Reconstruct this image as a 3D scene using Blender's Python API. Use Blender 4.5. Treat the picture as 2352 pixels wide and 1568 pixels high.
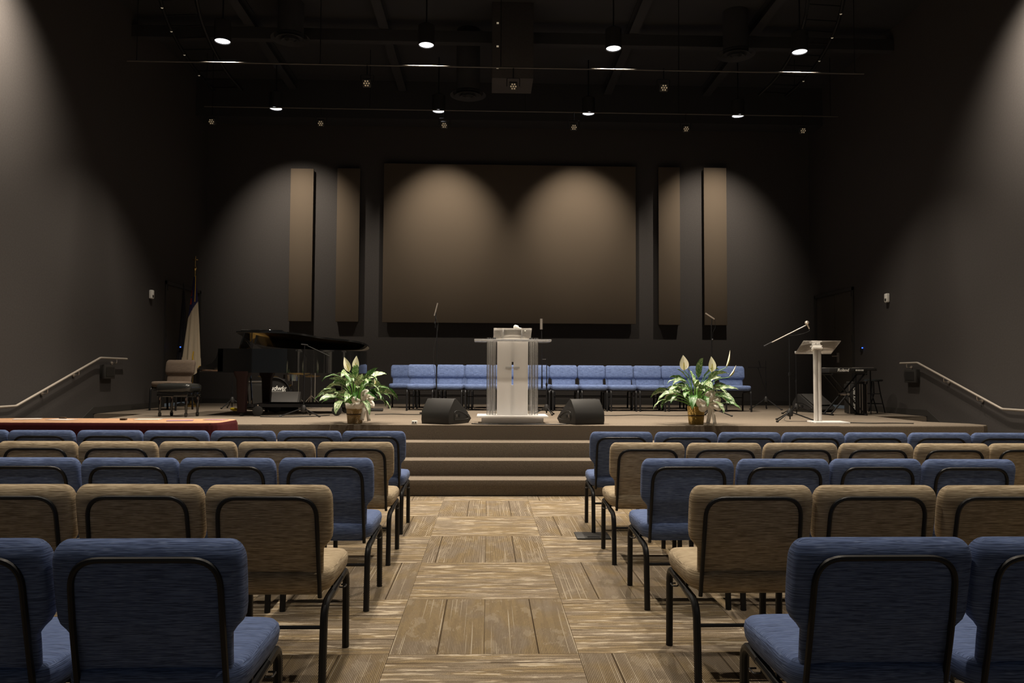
import bpy, bmesh, math, random
from math import sin, cos, pi, radians as R
from mathutils import Vector as V, Matrix as M
random.seed(7)
for o in list(bpy.data.objects): bpy.data.objects.remove(o)
C = bpy.context.scene.collection
SC = bpy.context.scene

# ---------------------------------------------------------------- camera, world, exposure
F_PX = 1777.2
PITCH, YAW, ROLL, CAM_H = 0.04412, 0.03133, 0.00518, 1.3406
fw = V((sin(YAW)*cos(PITCH), cos(YAW)*cos(PITCH), sin(PITCH)))
rt0 = V((cos(YAW), -sin(YAW), 0)); up0 = rt0.cross(fw)
rt = rt0*cos(ROLL) + up0*sin(ROLL); up = -rt0*sin(ROLL) + up0*cos(ROLL)
cd = bpy.data.cameras.new('camera'); cam = bpy.data.objects.new('camera', cd); C.objects.link(cam)
m = M((rt, up, -fw)).transposed().to_4x4(); m.translation = V((0, 0, CAM_H)); cam.matrix_world = m
cd.sensor_fit = 'HORIZONTAL'; cd.sensor_width = 36; cd.lens = F_PX/2352*36; cd.clip_end = 200; cd.clip_start = .05
SC.camera = cam
SC.view_settings.view_transform = 'Standard'; SC.view_settings.look = 'None'
SC.view_settings.gamma = 1; SC.view_settings.exposure = 0.0; SC.view_settings.use_curve_mapping = False
W = bpy.data.worlds.new('world'); SC.world = W; W.use_nodes = True
W.node_tree.nodes['Background'].inputs[0].default_value = (.86, .95, 1, 1)
W.node_tree.nodes['Background'].inputs[1].default_value = 0.048  # added ambient fill through the open rear, lifts the blacks
LAMP_W = 980.0          # watts of one ceiling can
LAMP_COL = (1, .875, .72)
SPOT = R(142)

ZS = 0.72               # stage height
XL, XR, YB, ZC = -6.1, 7.1, 16.8, 7.5

# ---------------------------------------------------------------- materials
def newmat(name):
    mt = bpy.data.materials.new(name); mt.use_nodes = True
    nt = mt.node_tree; return mt, nt, nt.nodes['Principled BSDF']
def pm(name, col, rough=.6, metal=0, coat=0, noise=0, nscale=60, bump=0, spec=.5, sheen=0, sheencol=(1,1,1), emit=None, es=0):
    mt, nt, b = newmat(name)
    b.inputs['Base Color'].default_value = (*col, 1); b.inputs['Roughness'].default_value = rough
    b.inputs['Metallic'].default_value = metal; b.inputs['Coat Weight'].default_value = coat
    b.inputs['Specular IOR Level'].default_value = spec
    if sheen:
        b.inputs['Sheen Weight'].default_value = sheen; b.inputs['Sheen Tint'].default_value = (*sheencol, 1); b.inputs['Sheen Roughness'].default_value = .4
    if emit: b.inputs['Emission Color'].default_value = (*emit, 1); b.inputs['Emission Strength'].default_value = es
    if noise or bump:
        tc = nt.nodes.new('ShaderNodeTexCoord'); n = nt.nodes.new('ShaderNodeTexNoise')
        n.inputs['Scale'].default_value = nscale; n.inputs['Detail'].default_value = 3
        nt.links.new(tc.outputs['Object'], n.inputs['Vector'])
        if noise:
            mr = nt.nodes.new('ShaderNodeMapRange'); mr.inputs[1].default_value = .25; mr.inputs[2].default_value = .75
            mr.inputs[3].default_value = 1-noise; mr.inputs[4].default_value = 1+noise
            nt.links.new(n.outputs['Fac'], mr.inputs[0])
            vm = nt.nodes.new('ShaderNodeVectorMath'); vm.operation = 'SCALE'; vm.inputs[0].default_value = col
            nt.links.new(mr.outputs[0], vm.inputs['Scale']); nt.links.new(vm.outputs[0], b.inputs['Base Color'])
        if bump:
            bp = nt.nodes.new('ShaderNodeBump'); bp.inputs['Strength'].default_value = bump; bp.inputs['Distance'].default_value = .004
            nt.links.new(n.outputs['Fac'], bp.inputs['Height']); nt.links.new(bp.outputs[0], b.inputs['Normal'])
    return mt
class NG:
    """small node helper"""
    def __init__(s, nt): s.nt = nt
    def lk(s, a, b):
        if isinstance(a, (int, float)): b.default_value = a
        elif isinstance(a, tuple): b.default_value = a if len(a) == len(b.default_value) else (*a, 1)
        else: s.nt.links.new(a, b)
    def m(s, op, *a):
        n = s.nt.nodes.new('ShaderNodeMath'); n.operation = op
        for i, x in enumerate(a): s.lk(x, n.inputs[i])
        return n.outputs[0]
    def xyz(s, x, y, z):
        n = s.nt.nodes.new('ShaderNodeCombineXYZ')
        for i, q in enumerate((x, y, z)): s.lk(q, n.inputs[i])
        return n.outputs[0]
    def sep(s, v):
        n = s.nt.nodes.new('ShaderNodeSeparateXYZ'); s.lk(v, n.inputs[0]); return n.outputs
    def noise(s, v, scale=1, detail=2, rough=.5):
        n = s.nt.nodes.new('ShaderNodeTexNoise'); s.lk(v, n.inputs['Vector']); n.inputs['Scale'].default_value = scale
        n.inputs['Detail'].default_value = detail; n.inputs['Roughness'].default_value = rough; return n.outputs['Fac']
    def white(s, v):
        n = s.nt.nodes.new('ShaderNodeTexWhiteNoise'); n.noise_dimensions = '3D'; s.lk(v, n.inputs['Vector']); return n.outputs['Value']
    def rng(s, x, a, b, c=0, d=1):
        n = s.nt.nodes.new('ShaderNodeMapRange')
        for i, q in enumerate((x, a, b, c, d)): s.lk(q, n.inputs[i])
        return n.outputs[0]
    def mix(s, f, a, b):
        n = s.nt.nodes.new('ShaderNodeMix'); n.data_type = 'RGBA'; s.lk(f, n.inputs[0]); s.lk(a, n.inputs[6]); s.lk(b, n.inputs[7]); return n.outputs[2]
def fabric(name, c1, c2, c3):
    mt, nt, b = newmat(name); g = NG(nt)
    tc = nt.nodes.new('ShaderNodeTexCoord'); oi = nt.nodes.new('ShaderNodeObjectInfo')
    x, y, z = g.sep(tc.outputs['Object'])[:3]
    off = g.m('MULTIPLY', oi.outputs['Random'], 37.0)
    top = g.m('GREATER_THAN', g.m('ABSOLUTE', g.sep(tc.outputs['Normal'])[2]), .72)
    lo = g.m('SUBTRACT', 1.0, top)
    ac = g.m('ADD', g.m('MULTIPLY', top, y), g.m('MULTIPLY', lo, z))
    al = g.m('ADD', g.m('ADD', x, off), g.m('MULTIPLY', lo, y))
    v = g.xyz(g.m('MULTIPLY', al, 10.0), g.m('MULTIPLY', ac, 330.0), top)
    v2 = g.xyz(g.m('MULTIPLY', al, 22.0), g.m('MULTIPLY', ac, 600.0), top)
    n1 = g.noise(v, 1, 2); n2 = g.noise(v2, 1, 1)
    c = g.mix(g.rng(n1, .42, .60), c1, c2); c = g.mix(g.rng(n2, .56, .72, 0, .75), c, c3)
    nt.links.new(c, b.inputs['Base Color']); b.inputs['Roughness'].default_value = .85; b.inputs['Specular IOR Level'].default_value = .25
    b.inputs['Sheen Weight'].default_value = .04
    bp = nt.nodes.new('ShaderNodeBump'); bp.inputs['Strength'].default_value = .35; bp.inputs['Distance'].default_value = .002
    nt.links.new(n1, bp.inputs['Height']); nt.links.new(bp.outputs[0], b.inputs['Normal'])
    return mt
def carpet_tiles():
    mt, nt, b = newmat('carpet_tile_floor'); g = NG(nt)
    tc = nt.nodes.new('ShaderNodeTexCoord'); x, y, z = g.sep(tc.outputs['Object'])[:3]
    T = .9144
    mx = g.m('DIVIDE', g.m('ADD', x, .4665), T); my = g.m('DIVIDE', g.m('SUBTRACT', y, 8.366), T)
    ix = g.m('FLOOR', mx); iy = g.m('FLOOR', my)
    par = g.m('FLOORED_MODULO', g.m('ADD', g.m('ADD', ix, iy), 100.0), 2.0)
    par = g.m('GREATER_THAN', par, .5)
    fx = g.m('MULTIPLY', g.m('SUBTRACT', mx, ix), T); fy = g.m('MULTIPLY', g.m('SUBTRACT', my, iy), T)
    def sel(a, c_):   # par ? a : c_
        return g.m('ADD', g.m('MULTIPLY', par, a), g.m('MULTIPLY', g.m('SUBTRACT', 1.0, par), c_))
    u = sel(fy, fx); v = sel(fx, fy)
    pl = g.m('FLOOR', g.m('DIVIDE', v, T/2))
    rnd = g.white(g.xyz(g.m('ADD', ix, .5), g.m('ADD', iy, .5), g.m('ADD', pl, .5)))
    rnd2 = g.white(g.xyz(g.m('ADD', ix, 7.5), g.m('ADD', iy, 3.5), g.m('ADD', pl, 1.5)))
    o = g.m('MULTIPLY', rnd, 91.0)
    def nz(a, c_, k, d=2): return g.noise(g.xyz(g.m('ADD', g.m('MULTIPLY', u, a), o), g.m('ADD', g.m('MULTIPLY', v, c_), g.m('MULTIPLY', rnd2, 53.0)), k), 1, d, .55)
    def nzs(a1, c1, a2, c2, k, d=2): return g.noise(g.xyz(g.m('ADD', g.m('MULTIPLY', u, sel(a1, a2)), o), g.m('ADD', g.m('MULTIPLY', v, sel(c1, c2)), g.m('MULTIPLY', rnd2, 53.0)), k), 1, d, .55)
    tone = nzs(2.4, 4.6, 2.2, 9.0, 1.0, 2); patch = nzs(5.0, 9.0, 3.6, 30.0, 4.0, 4); band = nzs(2.0, 30.0, 3.0, 42.0, 9.0, 3)
    hair = g.noise(g.xyz(g.m('ADD', g.m('MULTIPLY', u, .9), o), g.m('ADD', g.m('MULTIPLY', v, 130.0), o), 2.0), 1, 0)
    scrib = nzs(24.0, 60.0, 16.0, 75.0, 6.0, 2)
    gold, greige, cream, dark = (.315, .238, .135), (.295, .243, .182), (.57, .49, .37), (.10, .075, .05)
    col = g.mix(g.rng(g.m('ADD', tone, g.m('MULTIPLY', g.m('SUBTRACT', rnd2, .5), .12)), .42, .58), gold, greige)
    col = g.mix(g.rng(g.m('ADD', band, g.m('MULTIPLY', g.m('SUBTRACT', scrib, .5), .35)), .46, .54, 0, sel(.30, .70)), col, (.165, .125, .082))
    col = g.mix(g.m('MULTIPLY', g.rng(g.m('ADD', patch, g.m('MULTIPLY', g.m('SUBTRACT', scrib, .5), .25)), .575, .60, 0, 1), sel(.30, .72)), col, cream)
    col = g.mix(g.m('MULTIPLY', g.rng(hair, .70, .74, 0, 1), sel(.9, .6)), col, cream)
    grain = g.noise(g.xyz(g.m('MULTIPLY', x, 330.0), g.m('MULTIPLY', y, 260.0), 0.0), 1, 0)
    col = g.mix(g.m('MULTIPLY', g.rng(grain, .47, .62, 0, 1), sel(.20, g.rng(patch, .52, .57, .72, .08))), col, dark)
    ph = g.m('SINE', g.m('MULTIPLY', v, 2*pi/.0078))
    pin = g.rng(ph, -.15, .45, 0, 1)
    pin = g.m('MULTIPLY', pin, sel(.92, .14))
    col = g.mix(pin, col, (.060, .042, .026))
    # the heavy dark line of a plank and the seams
    lp = g.m('MULTIPLY', g.m('ADD', .2, g.m('MULTIPLY', rnd, .6)), T/2)
    vv = g.m('SUBTRACT', v, g.m('MULTIPLY', pl, T/2))
    ln = g.m('LESS_THAN', g.m('ABSOLUTE', g.m('SUBTRACT', vv, lp)), .0042)
    seam = g.m('MAXIMUM', g.m('LESS_THAN', vv, .004), g.m('LESS_THAN', u, .003))
    col = g.mix(g.m('MULTIPLY', g.m('MAXIMUM', ln, g.m('MULTIPLY', seam, .7)), .85), col, (.045, .03, .016))
    nt.links.new(col, b.inputs['Base Color']); b.inputs['Roughness'].default_value = .95; b.inputs['Specular IOR Level'].default_value = .1
    bp = nt.nodes.new('ShaderNodeBump'); bp.inputs['Strength'].default_value = .5; bp.inputs['Distance'].default_value = .003
    nt.links.new(grain, bp.inputs['Height']); nt.links.new(bp.outputs[0], b.inputs['Normal'])
    return mt
def clear_mat(name, milk=.1, col=(.95, .93, .9)):
    mt, nt, b = newmat(name)
    tr = nt.nodes.new('ShaderNodeBsdfTransparent'); tr.inputs[0].default_value = (.93, .94, .94, 1)
    gl = nt.nodes.new('ShaderNodeBsdfGlossy'); gl.inputs['Roughness'].default_value = .06
    df = nt.nodes.new('ShaderNodeBsdfDiffuse'); df.inputs[0].default_value = (*col, 1)
    fr = nt.nodes.new('ShaderNodeFresnel'); fr.inputs[0].default_value = 1.5
    m1 = nt.nodes.new('ShaderNodeMixShader'); m2 = nt.nodes.new('ShaderNodeMixShader'); m1.inputs[0].default_value = milk
    L = nt.links.new; L(tr.outputs[0], m1.inputs[1]); L(df.outputs[0], m1.inputs[2])
    L(fr.outputs[0], m2.inputs[0]); L(m1.outputs[0], m2.inputs[1]); L(gl.outputs[0], m2.inputs[2])
    L(m2.outputs[0], nt.nodes['Material Output'].inputs[0]); return mt
def leaf_mat():
    mt, nt, b = newmat('variegated_leaf'); g = NG(nt)
    uv = nt.nodes.new('ShaderNodeUVMap'); x, y, z = g.sep(uv.outputs[0])[:3]
    oi = nt.nodes.new('ShaderNodeObjectInfo'); off = g.m('MULTIPLY', oi.outputs['Random'], 50.0)
    ax = g.m('ABSOLUTE', x)
    n = g.noise(g.xyz(g.m('MULTIPLY', ax, 1.6), g.m('ADD', g.m('MULTIPLY', g.m('SUBTRACT', y, g.m('MULTIPLY', ax, .22)), 30.0), off), off), 1, 3)
    th = g.rng(oi.outputs['Random'], 0, 1, .46, .64)
    f = g.m('MULTIPLY', g.rng(g.m('SUBTRACT', n, th), -.02, .05, 0, 1), g.rng(ax, .8, 1.0, 1, .1))
    c = g.mix(f, (.035, .13, .018), (.60, .66, .42))
    nt.links.new(c, b.inputs['Base Color']); b.inputs['Roughness'].default_value = .38
    return mt
MT = {}
MT['wall'] = pm('dark_wall_paint', (.056, .051, .049), .8, noise=.10, nscale=40, bump=.05, spec=.2)
MT['wall2'] = pm('ceiling_paint', (.034, .034, .036), .9, spec=.15)
MT['panel'] = pm('acoustic_fabric', (.105, .083, .062), .95, noise=.12, nscale=220, bump=.15, spec=.1)
MT['panel_edge'] = pm('panel_frame', (.35, .27, .18), .6)
MT['trim'] = pm('black_rubber_base', (.03, .028, .026), .55)
MT['door'] = pm('dark_painted_door', (.055, .047, .04), .6, noise=.06)
MT['carpet'] = carpet_tiles()
MT['stage'] = pm('stage_carpet', (.175, .145, .113), .95, noise=.35, nscale=170, bump=.6, spec=.08)
MT['blue'] = fabric('blue_fabric', (.125, .180, .355), (.048, .072, .155), (.25, .33, .54))
MT['beige'] = fabric('beige_fabric', (.48, .385, .255), (.21, .158, .095), (.72, .60, .43))
MT['taupe'] = fabric('taupe_fabric', (.20, .15, .115), (.13, .10, .075), (.26, .20, .15))
MT['leg'] = pm('black_powder_coat', (.009, .009, .010), .42, spec=.32)
MT['bronze'] = pm('bronze_leg', (.16, .12, .085), .42, metal=.4)
MT['blk'] = pm('black_plastic', (.018, .017, .016), .5)
MT['blkgrille'] = pm('black_grille', (.028, .026, .024), .6, noise=.4, nscale=300, bump=.5)
MT['gloss'] = pm('black_lacquer', (.006, .006, .006), .05, coat=1)
MT['gold'] = pm('gold_plate', (.75, .45, .12), .3, metal=.9)
MT['brass'] = pm('brass', (.8, .55, .2), .25, metal=1)
MT['chrome'] = pm('chrome', (.75, .75, .75), .18, metal=1)
MT['steel'] = pm('satin_steel', (.62, .56, .5), .35, metal=.85)
MT['pipe'] = pm('grey_pipe', (.10, .09, .08), .45, metal=.3)
MT['railm'] = pm('worn_metal_rail', (.50, .45, .39), .35, metal=.35)
MT['white'] = pm('white_plastic', (.86, .85, .80), .5)
MT['key'] = pm('ivory_keys', (.8, .77, .7), .3)
MT['red'] = pm('red_velvet', (.050, .010, .012), .85, noise=.15, nscale=25, sheen=.25, sheencol=(1, .6, .4), spec=.05)
MT['red'].node_tree.nodes['Principled BSDF'].inputs['Sheen Roughness'].default_value = .18
MT['tan'] = pm('velvet_sheen_tan', (.42, .25, .15), .85, noise=.15, nscale=18, spec=.1)  # sheen of the lit red velvet, painted as a colour
MT['gloss_bench'] = pm('black_leather', (.02, .021, .02), .22, coat=.5, bump=.2, nscale=90)
MT['navy'] = pm('navy_cloth', (.022, .02, .085), .8)
MT['redcloth'] = pm('red_cloth', (.35, .03, .02), .8)
MT['whitecloth'] = pm('white_cloth', (.62, .52, .38), .85)
MT['darkcloth'] = pm('dark_cloth', (.02, .018, .025), .9)
MT['fringe'] = pm('gold_fringe', (.75, .48, .05), .6)
MT['clear'] = clear_mat('clear_acrylic', .10)
MT['clear_edge'] = clear_mat('acrylic_tube', .26)
MT['clear2'] = clear_mat('smoky_clear_acrylic', .15, (.8, .7, .6))
MT['alu'] = pm('pale_aluminium', (.74, .71, .67), .45, metal=.25)
def frosted():
    mt, nt, b = newmat('frosted_acrylic')
    df = nt.nodes.new('ShaderNodeBsdfDiffuse'); df.inputs[0].default_value = (.93, .91, .89, 1)
    tl = nt.nodes.new('ShaderNodeBsdfTranslucent'); tl.inputs[0].default_value = (.93, .91, .88, 1)
    mx = nt.nodes.new('ShaderNodeMixShader'); mx.inputs[0].default_value = .38
    nt.links.new(df.outputs[0], mx.inputs[1]); nt.links.new(tl.outputs[0], mx.inputs[2]); nt.links.new(mx.outputs[0], nt.nodes['Material Output'].inputs[0]); return mt
MT['frost'] = frosted()
MT['leaf'] = leaf_mat()
MT['stem'] = pm('green_stem', (.12, .28, .04), .5)
MT['spathe'] = pm('white_spathe', (.95, .90, .70), .5)
MT['spadix'] = pm('yellow_green_spadix', (.55, .48, .10), .7)
MT['ribbon'] = pm('cream_satin_ribbon', (.95, .89, .78), .35, sheen=.4)
def basket(name, c1, c2, metal):
    mt, nt, b = newmat(name); g = NG(nt); tc = nt.nodes.new('ShaderNodeTexCoord'); x, y, z = g.sep(tc.outputs['Object'])[:3]
    a = g.m('ARCTAN2', y, x); s1 = g.m('SINE', g.m('MULTIPLY', a, 26.0)); s2 = g.m('SINE', g.m('MULTIPLY', z, 520.0))
    wv = g.m('MULTIPLY', s1, s2); n = g.noise(tc.outputs['Object'], 45, 2)
    f = g.m('MULTIPLY', g.rng(wv, -.7, .7), g.rng(n, .3, .7, .4, 1))
    nt.links.new(g.mix(f, c1, c2), b.inputs['Base Color']); b.inputs['Roughness'].default_value = .4; b.inputs['Metallic'].default_value = metal
    bp = nt.nodes.new('ShaderNodeBump'); bp.inputs['Strength'].default_value = .8; bp.inputs['Distance'].default_value = .005
    nt.links.new(wv, bp.inputs['Height']); nt.links.new(bp.outputs[0], b.inputs['Normal']); return mt
MT['basket_gold'] = basket('gold_woven_basket', (.30, .17, .03), (.85, .56, .14), .45)
MT['basket_tan'] = basket('brown_woven_basket', (.32, .19, .07), (.78, .54, .24), .05)
MT['dkbrown'] = pm('dark_braid', (.06, .035, .015), .8)
MT['disc'] = pm('lamp_glow', (1, 1, 1), .5, emit=(.93, .93, 1), es=4.0)
MT['ledglow'] = pm('led_glow', (.8, .7, .5), .5, emit=(1, .78, .5), es=.13)
MT['dot'] = pm('small_glow', (.8, .7, .5), .5, emit=(1, .85, .62), es=.22)
MT['blueled'] = pm('blue_led', (.02, .05, .8), .5, emit=(.03, .12, 1), es=3)
MT['yellow'] = pm('yellow_rubber', (.75, .55, .01), .5)
MT['cable'] = pm('black_cable', (.012, .012, .012), .5)
MT['paper'] = pm('paper', (.62, .55, .5), .7)
MT['magenta'] = pm('purple_paper', (.30, .16, .22), .6)
MT['water'] = clear_mat('clear_plastic_bottle', .3, (.75, .95, .95))
MT['wood'] = pm('brown_wood', (.12, .06, .03), .4)
MT['darkred'] = pm('mahogany_lacquer', (.012, .004, .004), .5, spec=.2)

# ---------------------------------------------------------------- mesh helpers
class MB:
    def __init__(s): s.bm = bmesh.new()
    def _tag(s, fs, mi):
        for f in fs: f.material_index = mi
    def box(s, c, d, rot=None, bev=0, seg=2, mi=0):
        r = bmesh.ops.create_cube(s.bm, size=1); vs = r['verts']
        for v in vs: v.co = V((v.co.x*d[0], v.co.y*d[1], v.co.z*d[2]))
        fs = list({f for v in vs for f in v.link_faces})
        s._tag(fs, mi)
        if bev:
            es = list({e for v in vs for e in v.link_edges})
            rr = bmesh.ops.bevel(s.bm, geom=es, offset=bev, segments=seg, affect='EDGES', profile=.5)
            vs = list({v for f in rr['faces'] for v in f.verts} | {v for v in vs if v.is_valid})
        mt = M.Translation(V(c)) @ (rot if rot else M.Identity(4))
        bmesh.ops.transform(s.bm, matrix=mt, verts=vs); return s
    def tube(s, pts, r, n=10, closed=False, mi=0, flat=1.0, cap=True, refx=None):
        pts = [V(p) for p in pts]; N = len(pts); rings = []; prev = None
        for i, p in enumerate(pts):
            if closed: t = (pts[(i+1) % N]-pts[i-1])
            else: t = pts[min(i+1, N-1)]-pts[max(i-1, 0)]
            t.normalize()
            if prev is None:
                a = V(refx) if refx else (V((0, 0, 1)) if abs(t.z) < .9 else V((1, 0, 0)))
                a = (a - t*a.dot(t)).normalized()
            else: a = (prev - t*prev.dot(t)).normalized()
            prev = a; b = t.cross(a); rr = r[i] if isinstance(r, (list, tuple)) else r
            rings.append([s.bm.verts.new(p + a*cos(2*pi*k/n)*rr + b*sin(2*pi*k/n)*rr*flat) for k in range(n)])
        M_ = N if closed else N-1
        for i in range(M_):
            A, B = rings[i], rings[(i+1) % N]
            for k in range(n): s.bm.faces.new((A[k], A[(k+1) % n], B[(k+1) % n], B[k])).material_index = mi
        if cap and not closed:
            s.bm.faces.new(rings[0][::-1]).material_index = mi; s.bm.faces.new(rings[-1]).material_index = mi
        return s
    def lathe(s, prof, c=(0, 0, 0), n=24, mi=0, mat=None, cap=True):
        rings = []
        for r, z in prof: rings.append([s.bm.verts.new((r*cos(2*pi*k/n), r*sin(2*pi*k/n), z)) for k in range(n)])
        for A, B in zip(rings, rings[1:]):
            for k in range(n): s.bm.faces.new((A[k], A[(k+1) % n], B[(k+1) % n], B[k])).material_index = mi
        if cap:
            s.bm.faces.new(rings[0][::-1]).material_index = mi; s.bm.faces.new(rings[-1]).material_index = mi
        mt = M.Translation(V(c)) @ (mat if mat else M.Identity(4))
        bmesh.ops.transform(s.bm, matrix=mt, verts=[v for r in rings for v in r]); return s
    def prism(s, pts, h, mat=None, mi=0, bev=0):
        """outline pts in XY, extruded z 0..h, then mat"""
        A = [s.bm.verts.new((x, y, 0)) for x, y in pts]; B = [s.bm.verts.new((x, y, h)) for x, y in pts]; n = len(pts)
        fs = [s.bm.faces.new(A[::-1]), s.bm.faces.new(B)]
        for k in range(n): fs.append(s.bm.faces.new((A[k], A[(k+1) % n], B[(k+1) % n], B[k])))
        s._tag(fs, mi); vs = A+B
        if bev:
            es = [e for e in fs[0].edges]+[e for e in fs[1].edges]
            rr = bmesh.ops.bevel(s.bm, geom=es, offset=bev, segments=2, affect='EDGES', profile=.5)
            vs = list({v for f in rr['faces'] for v in f.verts} | {v for v in vs if v.is_valid})
        if mat: bmesh.ops.transform(s.bm, matrix=mat, verts=vs)
        return s
    def loft(s, rings, cap=True, mi=0):
        RR = [[s.bm.verts.new(p) for p in r] for r in rings]; n = len(RR[0])
        for A, B in zip(RR, RR[1:]):
            for k in range(n): s.bm.faces.new((A[k], A[(k+1) % n], B[(k+1) % n], B[k])).material_index = mi
        if cap: s.bm.faces.new(RR[0][::-1]).material_index = mi; s.bm.faces.new(RR[-1]).material_index = mi
        return s
    def grid(s, P, mi=0, uv=None, thick=0):
        nv, nu = len(P), len(P[0]); G = [[s.bm.verts.new(p) for p in row] for row in P]
        L = s.bm.loops.layers.uv.verify() if uv else None
        for j in range(nv-1):
            for i in range(nu-1):
                f = s.bm.faces.new((G[j][i], G[j][i+1], G[j+1][i+1], G[j+1][i])); f.material_index = mi
                if uv:
                    for lp, (a, b_) in zip(f.loops, ((j, i), (j, i+1), (j+1, i+1), (j+1, i))): lp[L].uv = uv[a][b_]
        return s
    def build(s, name, mat, parent=None, loc=(0, 0, 0), rz=0, sharp=35, solid=0, subsurf=0, rot=None):
        bmesh.ops.recalc_face_normals(s.bm, faces=s.bm.faces)
        me = bpy.data.meshes.new(name); s.bm.to_mesh(me); s.bm.free()
        for mm in (mat if isinstance(mat, (list, tuple)) else [mat]): me.materials.append(MT[mm] if isinstance(mm, str) else mm)
        for p in me.polygons: p.use_smooth = True
        me.set_sharp_from_angle(angle=R(sharp))
        o = bpy.data.objects.new(name, me); C.objects.link(o); o.location = loc
        o.rotation_euler = rot if rot else (0, 0, rz)
        if parent: o.parent = parent
        if solid:
            q = o.modifiers.new('thickness', 'SOLIDIFY'); q.thickness = solid; q.offset = 0
        if subsurf:
            q = o.modifiers.new('smooth', 'SUBSURF'); q.levels = subsurf; q.render_levels = subsurf
        return o
def tag(o, label=None, cat=None, group=None, kind=None):
    if label: o['label'] = label
    if cat: o['category'] = cat
    if group: o['group'] = group
    if kind: o['kind'] = kind
    return o
def empty(name, loc=(0, 0, 0), rz=0, label=None, cat=None, group=None):
    o = bpy.data.objects.new(name, None); C.objects.link(o); o.location = loc; o.rotation_euler = (0, 0, rz); o.empty_display_size = .1
    return tag(o, label, cat, group)
def copy_tree(o, loc=None, rz=None, label=None, group=None, parent=None):
    c = o.copy(); C.objects.link(c)
    if parent: c.parent = parent
    if loc is not None: c.location = loc
    if rz is not None: c.rotation_euler = (0, 0, rz)
    if label: c['label'] = label
    if group: c['group'] = group
    for ch in list(o.children): copy_tree(ch, parent=c)
    return c
def fillet(pts, r, n=6):
    pts = [V(p) for p in pts]; out = [pts[0]]
    for a, b, c in zip(pts, pts[1:], pts[2:]):
        d1 = (a-b); d2 = (c-b); rr = min(r, d1.length*.49, d2.length*.49); p1 = b+d1.normalized()*rr; p2 = b+d2.normalized()*rr
        for k in range(n+1):
            t = k/n; out.append(p1*(1-t)**2 + b*2*t*(1-t) + p2*t*t)
    out.append(pts[-1]); return out
def spline(pts, n=8):
    pts = [V(p) for p in pts]; out = []
    P = [pts[0]*2-pts[1]]+pts+[pts[-1]*2-pts[-2]]
    for i in range(1, len(P)-2):
        for k in range(n):
            t = k/n; a, b, c, d = P[i-1], P[i], P[i+1], P[i+2]
            out.append(.5*((2*b)+(c-a)*t+(2*a-5*b+4*c-d)*t*t+(-a+3*b-3*c+d)*t**3))
    out.append(pts[-1]); return out
def text_obj(name, body, size, mat, parent, mtx, shear=0, extrude=.001, bold=0, spacing=1):
    cu = bpy.data.curves.new(name, 'FONT'); cu.body = body; cu.size = size; cu.extrude = extrude; cu.shear = shear; cu.offset = bold
    cu.align_x = 'CENTER'; cu.align_y = 'CENTER'; cu.space_character = spacing
    t = bpy.data.objects.new(name+'_tmp', cu); C.objects.link(t); bpy.context.view_layer.update()
    me = bpy.data.meshes.new_from_object(t.evaluated_get(bpy.context.evaluated_depsgraph_get()))
    bpy.data.objects.remove(t); me.materials.clear(); me.materials.append(MT[mat]); me.transform(mtx)
    o = bpy.data.objects.new(name, me); C.objects.link(o)
    if parent: o.parent = parent
    return o
UPR = M.Rotation(pi/2, 4, 'X')    # text lying in XY -> standing, facing -Y

# ---------------------------------------------------------------- room shell
def struct(name, mb, mat, **k): return tag(mb.build(name, mat, **k), kind='structure')
YN = -2.5
struct('floor', MB().box(((XL+XR)/2, (YN+YB)/2, -.05), (XR-XL, YB-YN, .1)), 'carpet')
struct('ceiling', MB().box(((XL+XR)/2, (YN+YB)/2, ZC+.1), (XR-XL+.6, YB-YN+.3, .2)), 'wall2')
struct('wall_back', MB().box(((XL+XR)/2, YB+.1, ZC/2), (XR-XL, .2, ZC)), 'wall')
def sidewall(name, x, sgn):
    m_ = MB().box((x+sgn*.1, (YN+14.75)/2, ZC/2), (.2, 14.75-YN, ZC)).box((x+sgn*.1, (16.55+YB)/2, ZC/2), (.2, YB-16.55, ZC)).box((x+sgn*.1, 15.65, (3.1+ZC)/2), (.2, 1.8, ZC-3.1)).box((x+sgn*.1, 15.65, ZS/2-.01), (.2, 1.8, ZS-.02))
    struct(name, m_, 'wall')
sidewall('wall_left', XL, -1); sidewall('wall_right', XR, 1)
for nm, x, sg in (('door_1', XL, -1), ('door_2', XR, 1)):
    d = MB().box((x+sg*.05, 15.65, (ZS+3.1)/2+.02), (.05, 1.68, 3.1-ZS-.08)).box((x+sg*.022, 15.65, (ZS+3.1)/2), (.004, .012, 3.1-ZS-.1), mi=0)
    r = struct(nm, d, 'door')
    fr = MB().box((x+sg*.02, 14.78, (ZS+3.1)/2), (.08, .06, 3.1-ZS)).box((x+sg*.02, 16.52, (ZS+3.1)/2), (.08, .06, 3.1-ZS)).box((x+sg*.02, 15.65, 3.07), (.08, 1.8, .06)).build('door_frame', 'trim', r)
    for dz in (1.0, 1.7, 2.6): MB().tube([(x-sg*.012, 14.84, ZS+dz-.4), (x-sg*.012, 14.84, ZS+dz-.26)], .011).build('hinge', 'blk', r)
    MB().box((x+sg*.02, 15.5, ZS+1.02), (.04, .05, .2)).tube(fillet([(x, 15.5, ZS+1.05), (x-sg*.05, 15.5, ZS+1.05), (x-sg*.05, 15.62, ZS+1.05)], .02), .01).build('door_handle', 'steel', r)
struct('baseboard_back', MB().box(((XL+XR)/2, YB-.006, ZS+.05), (XR-XL, .012, .1)), 'trim')
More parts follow.
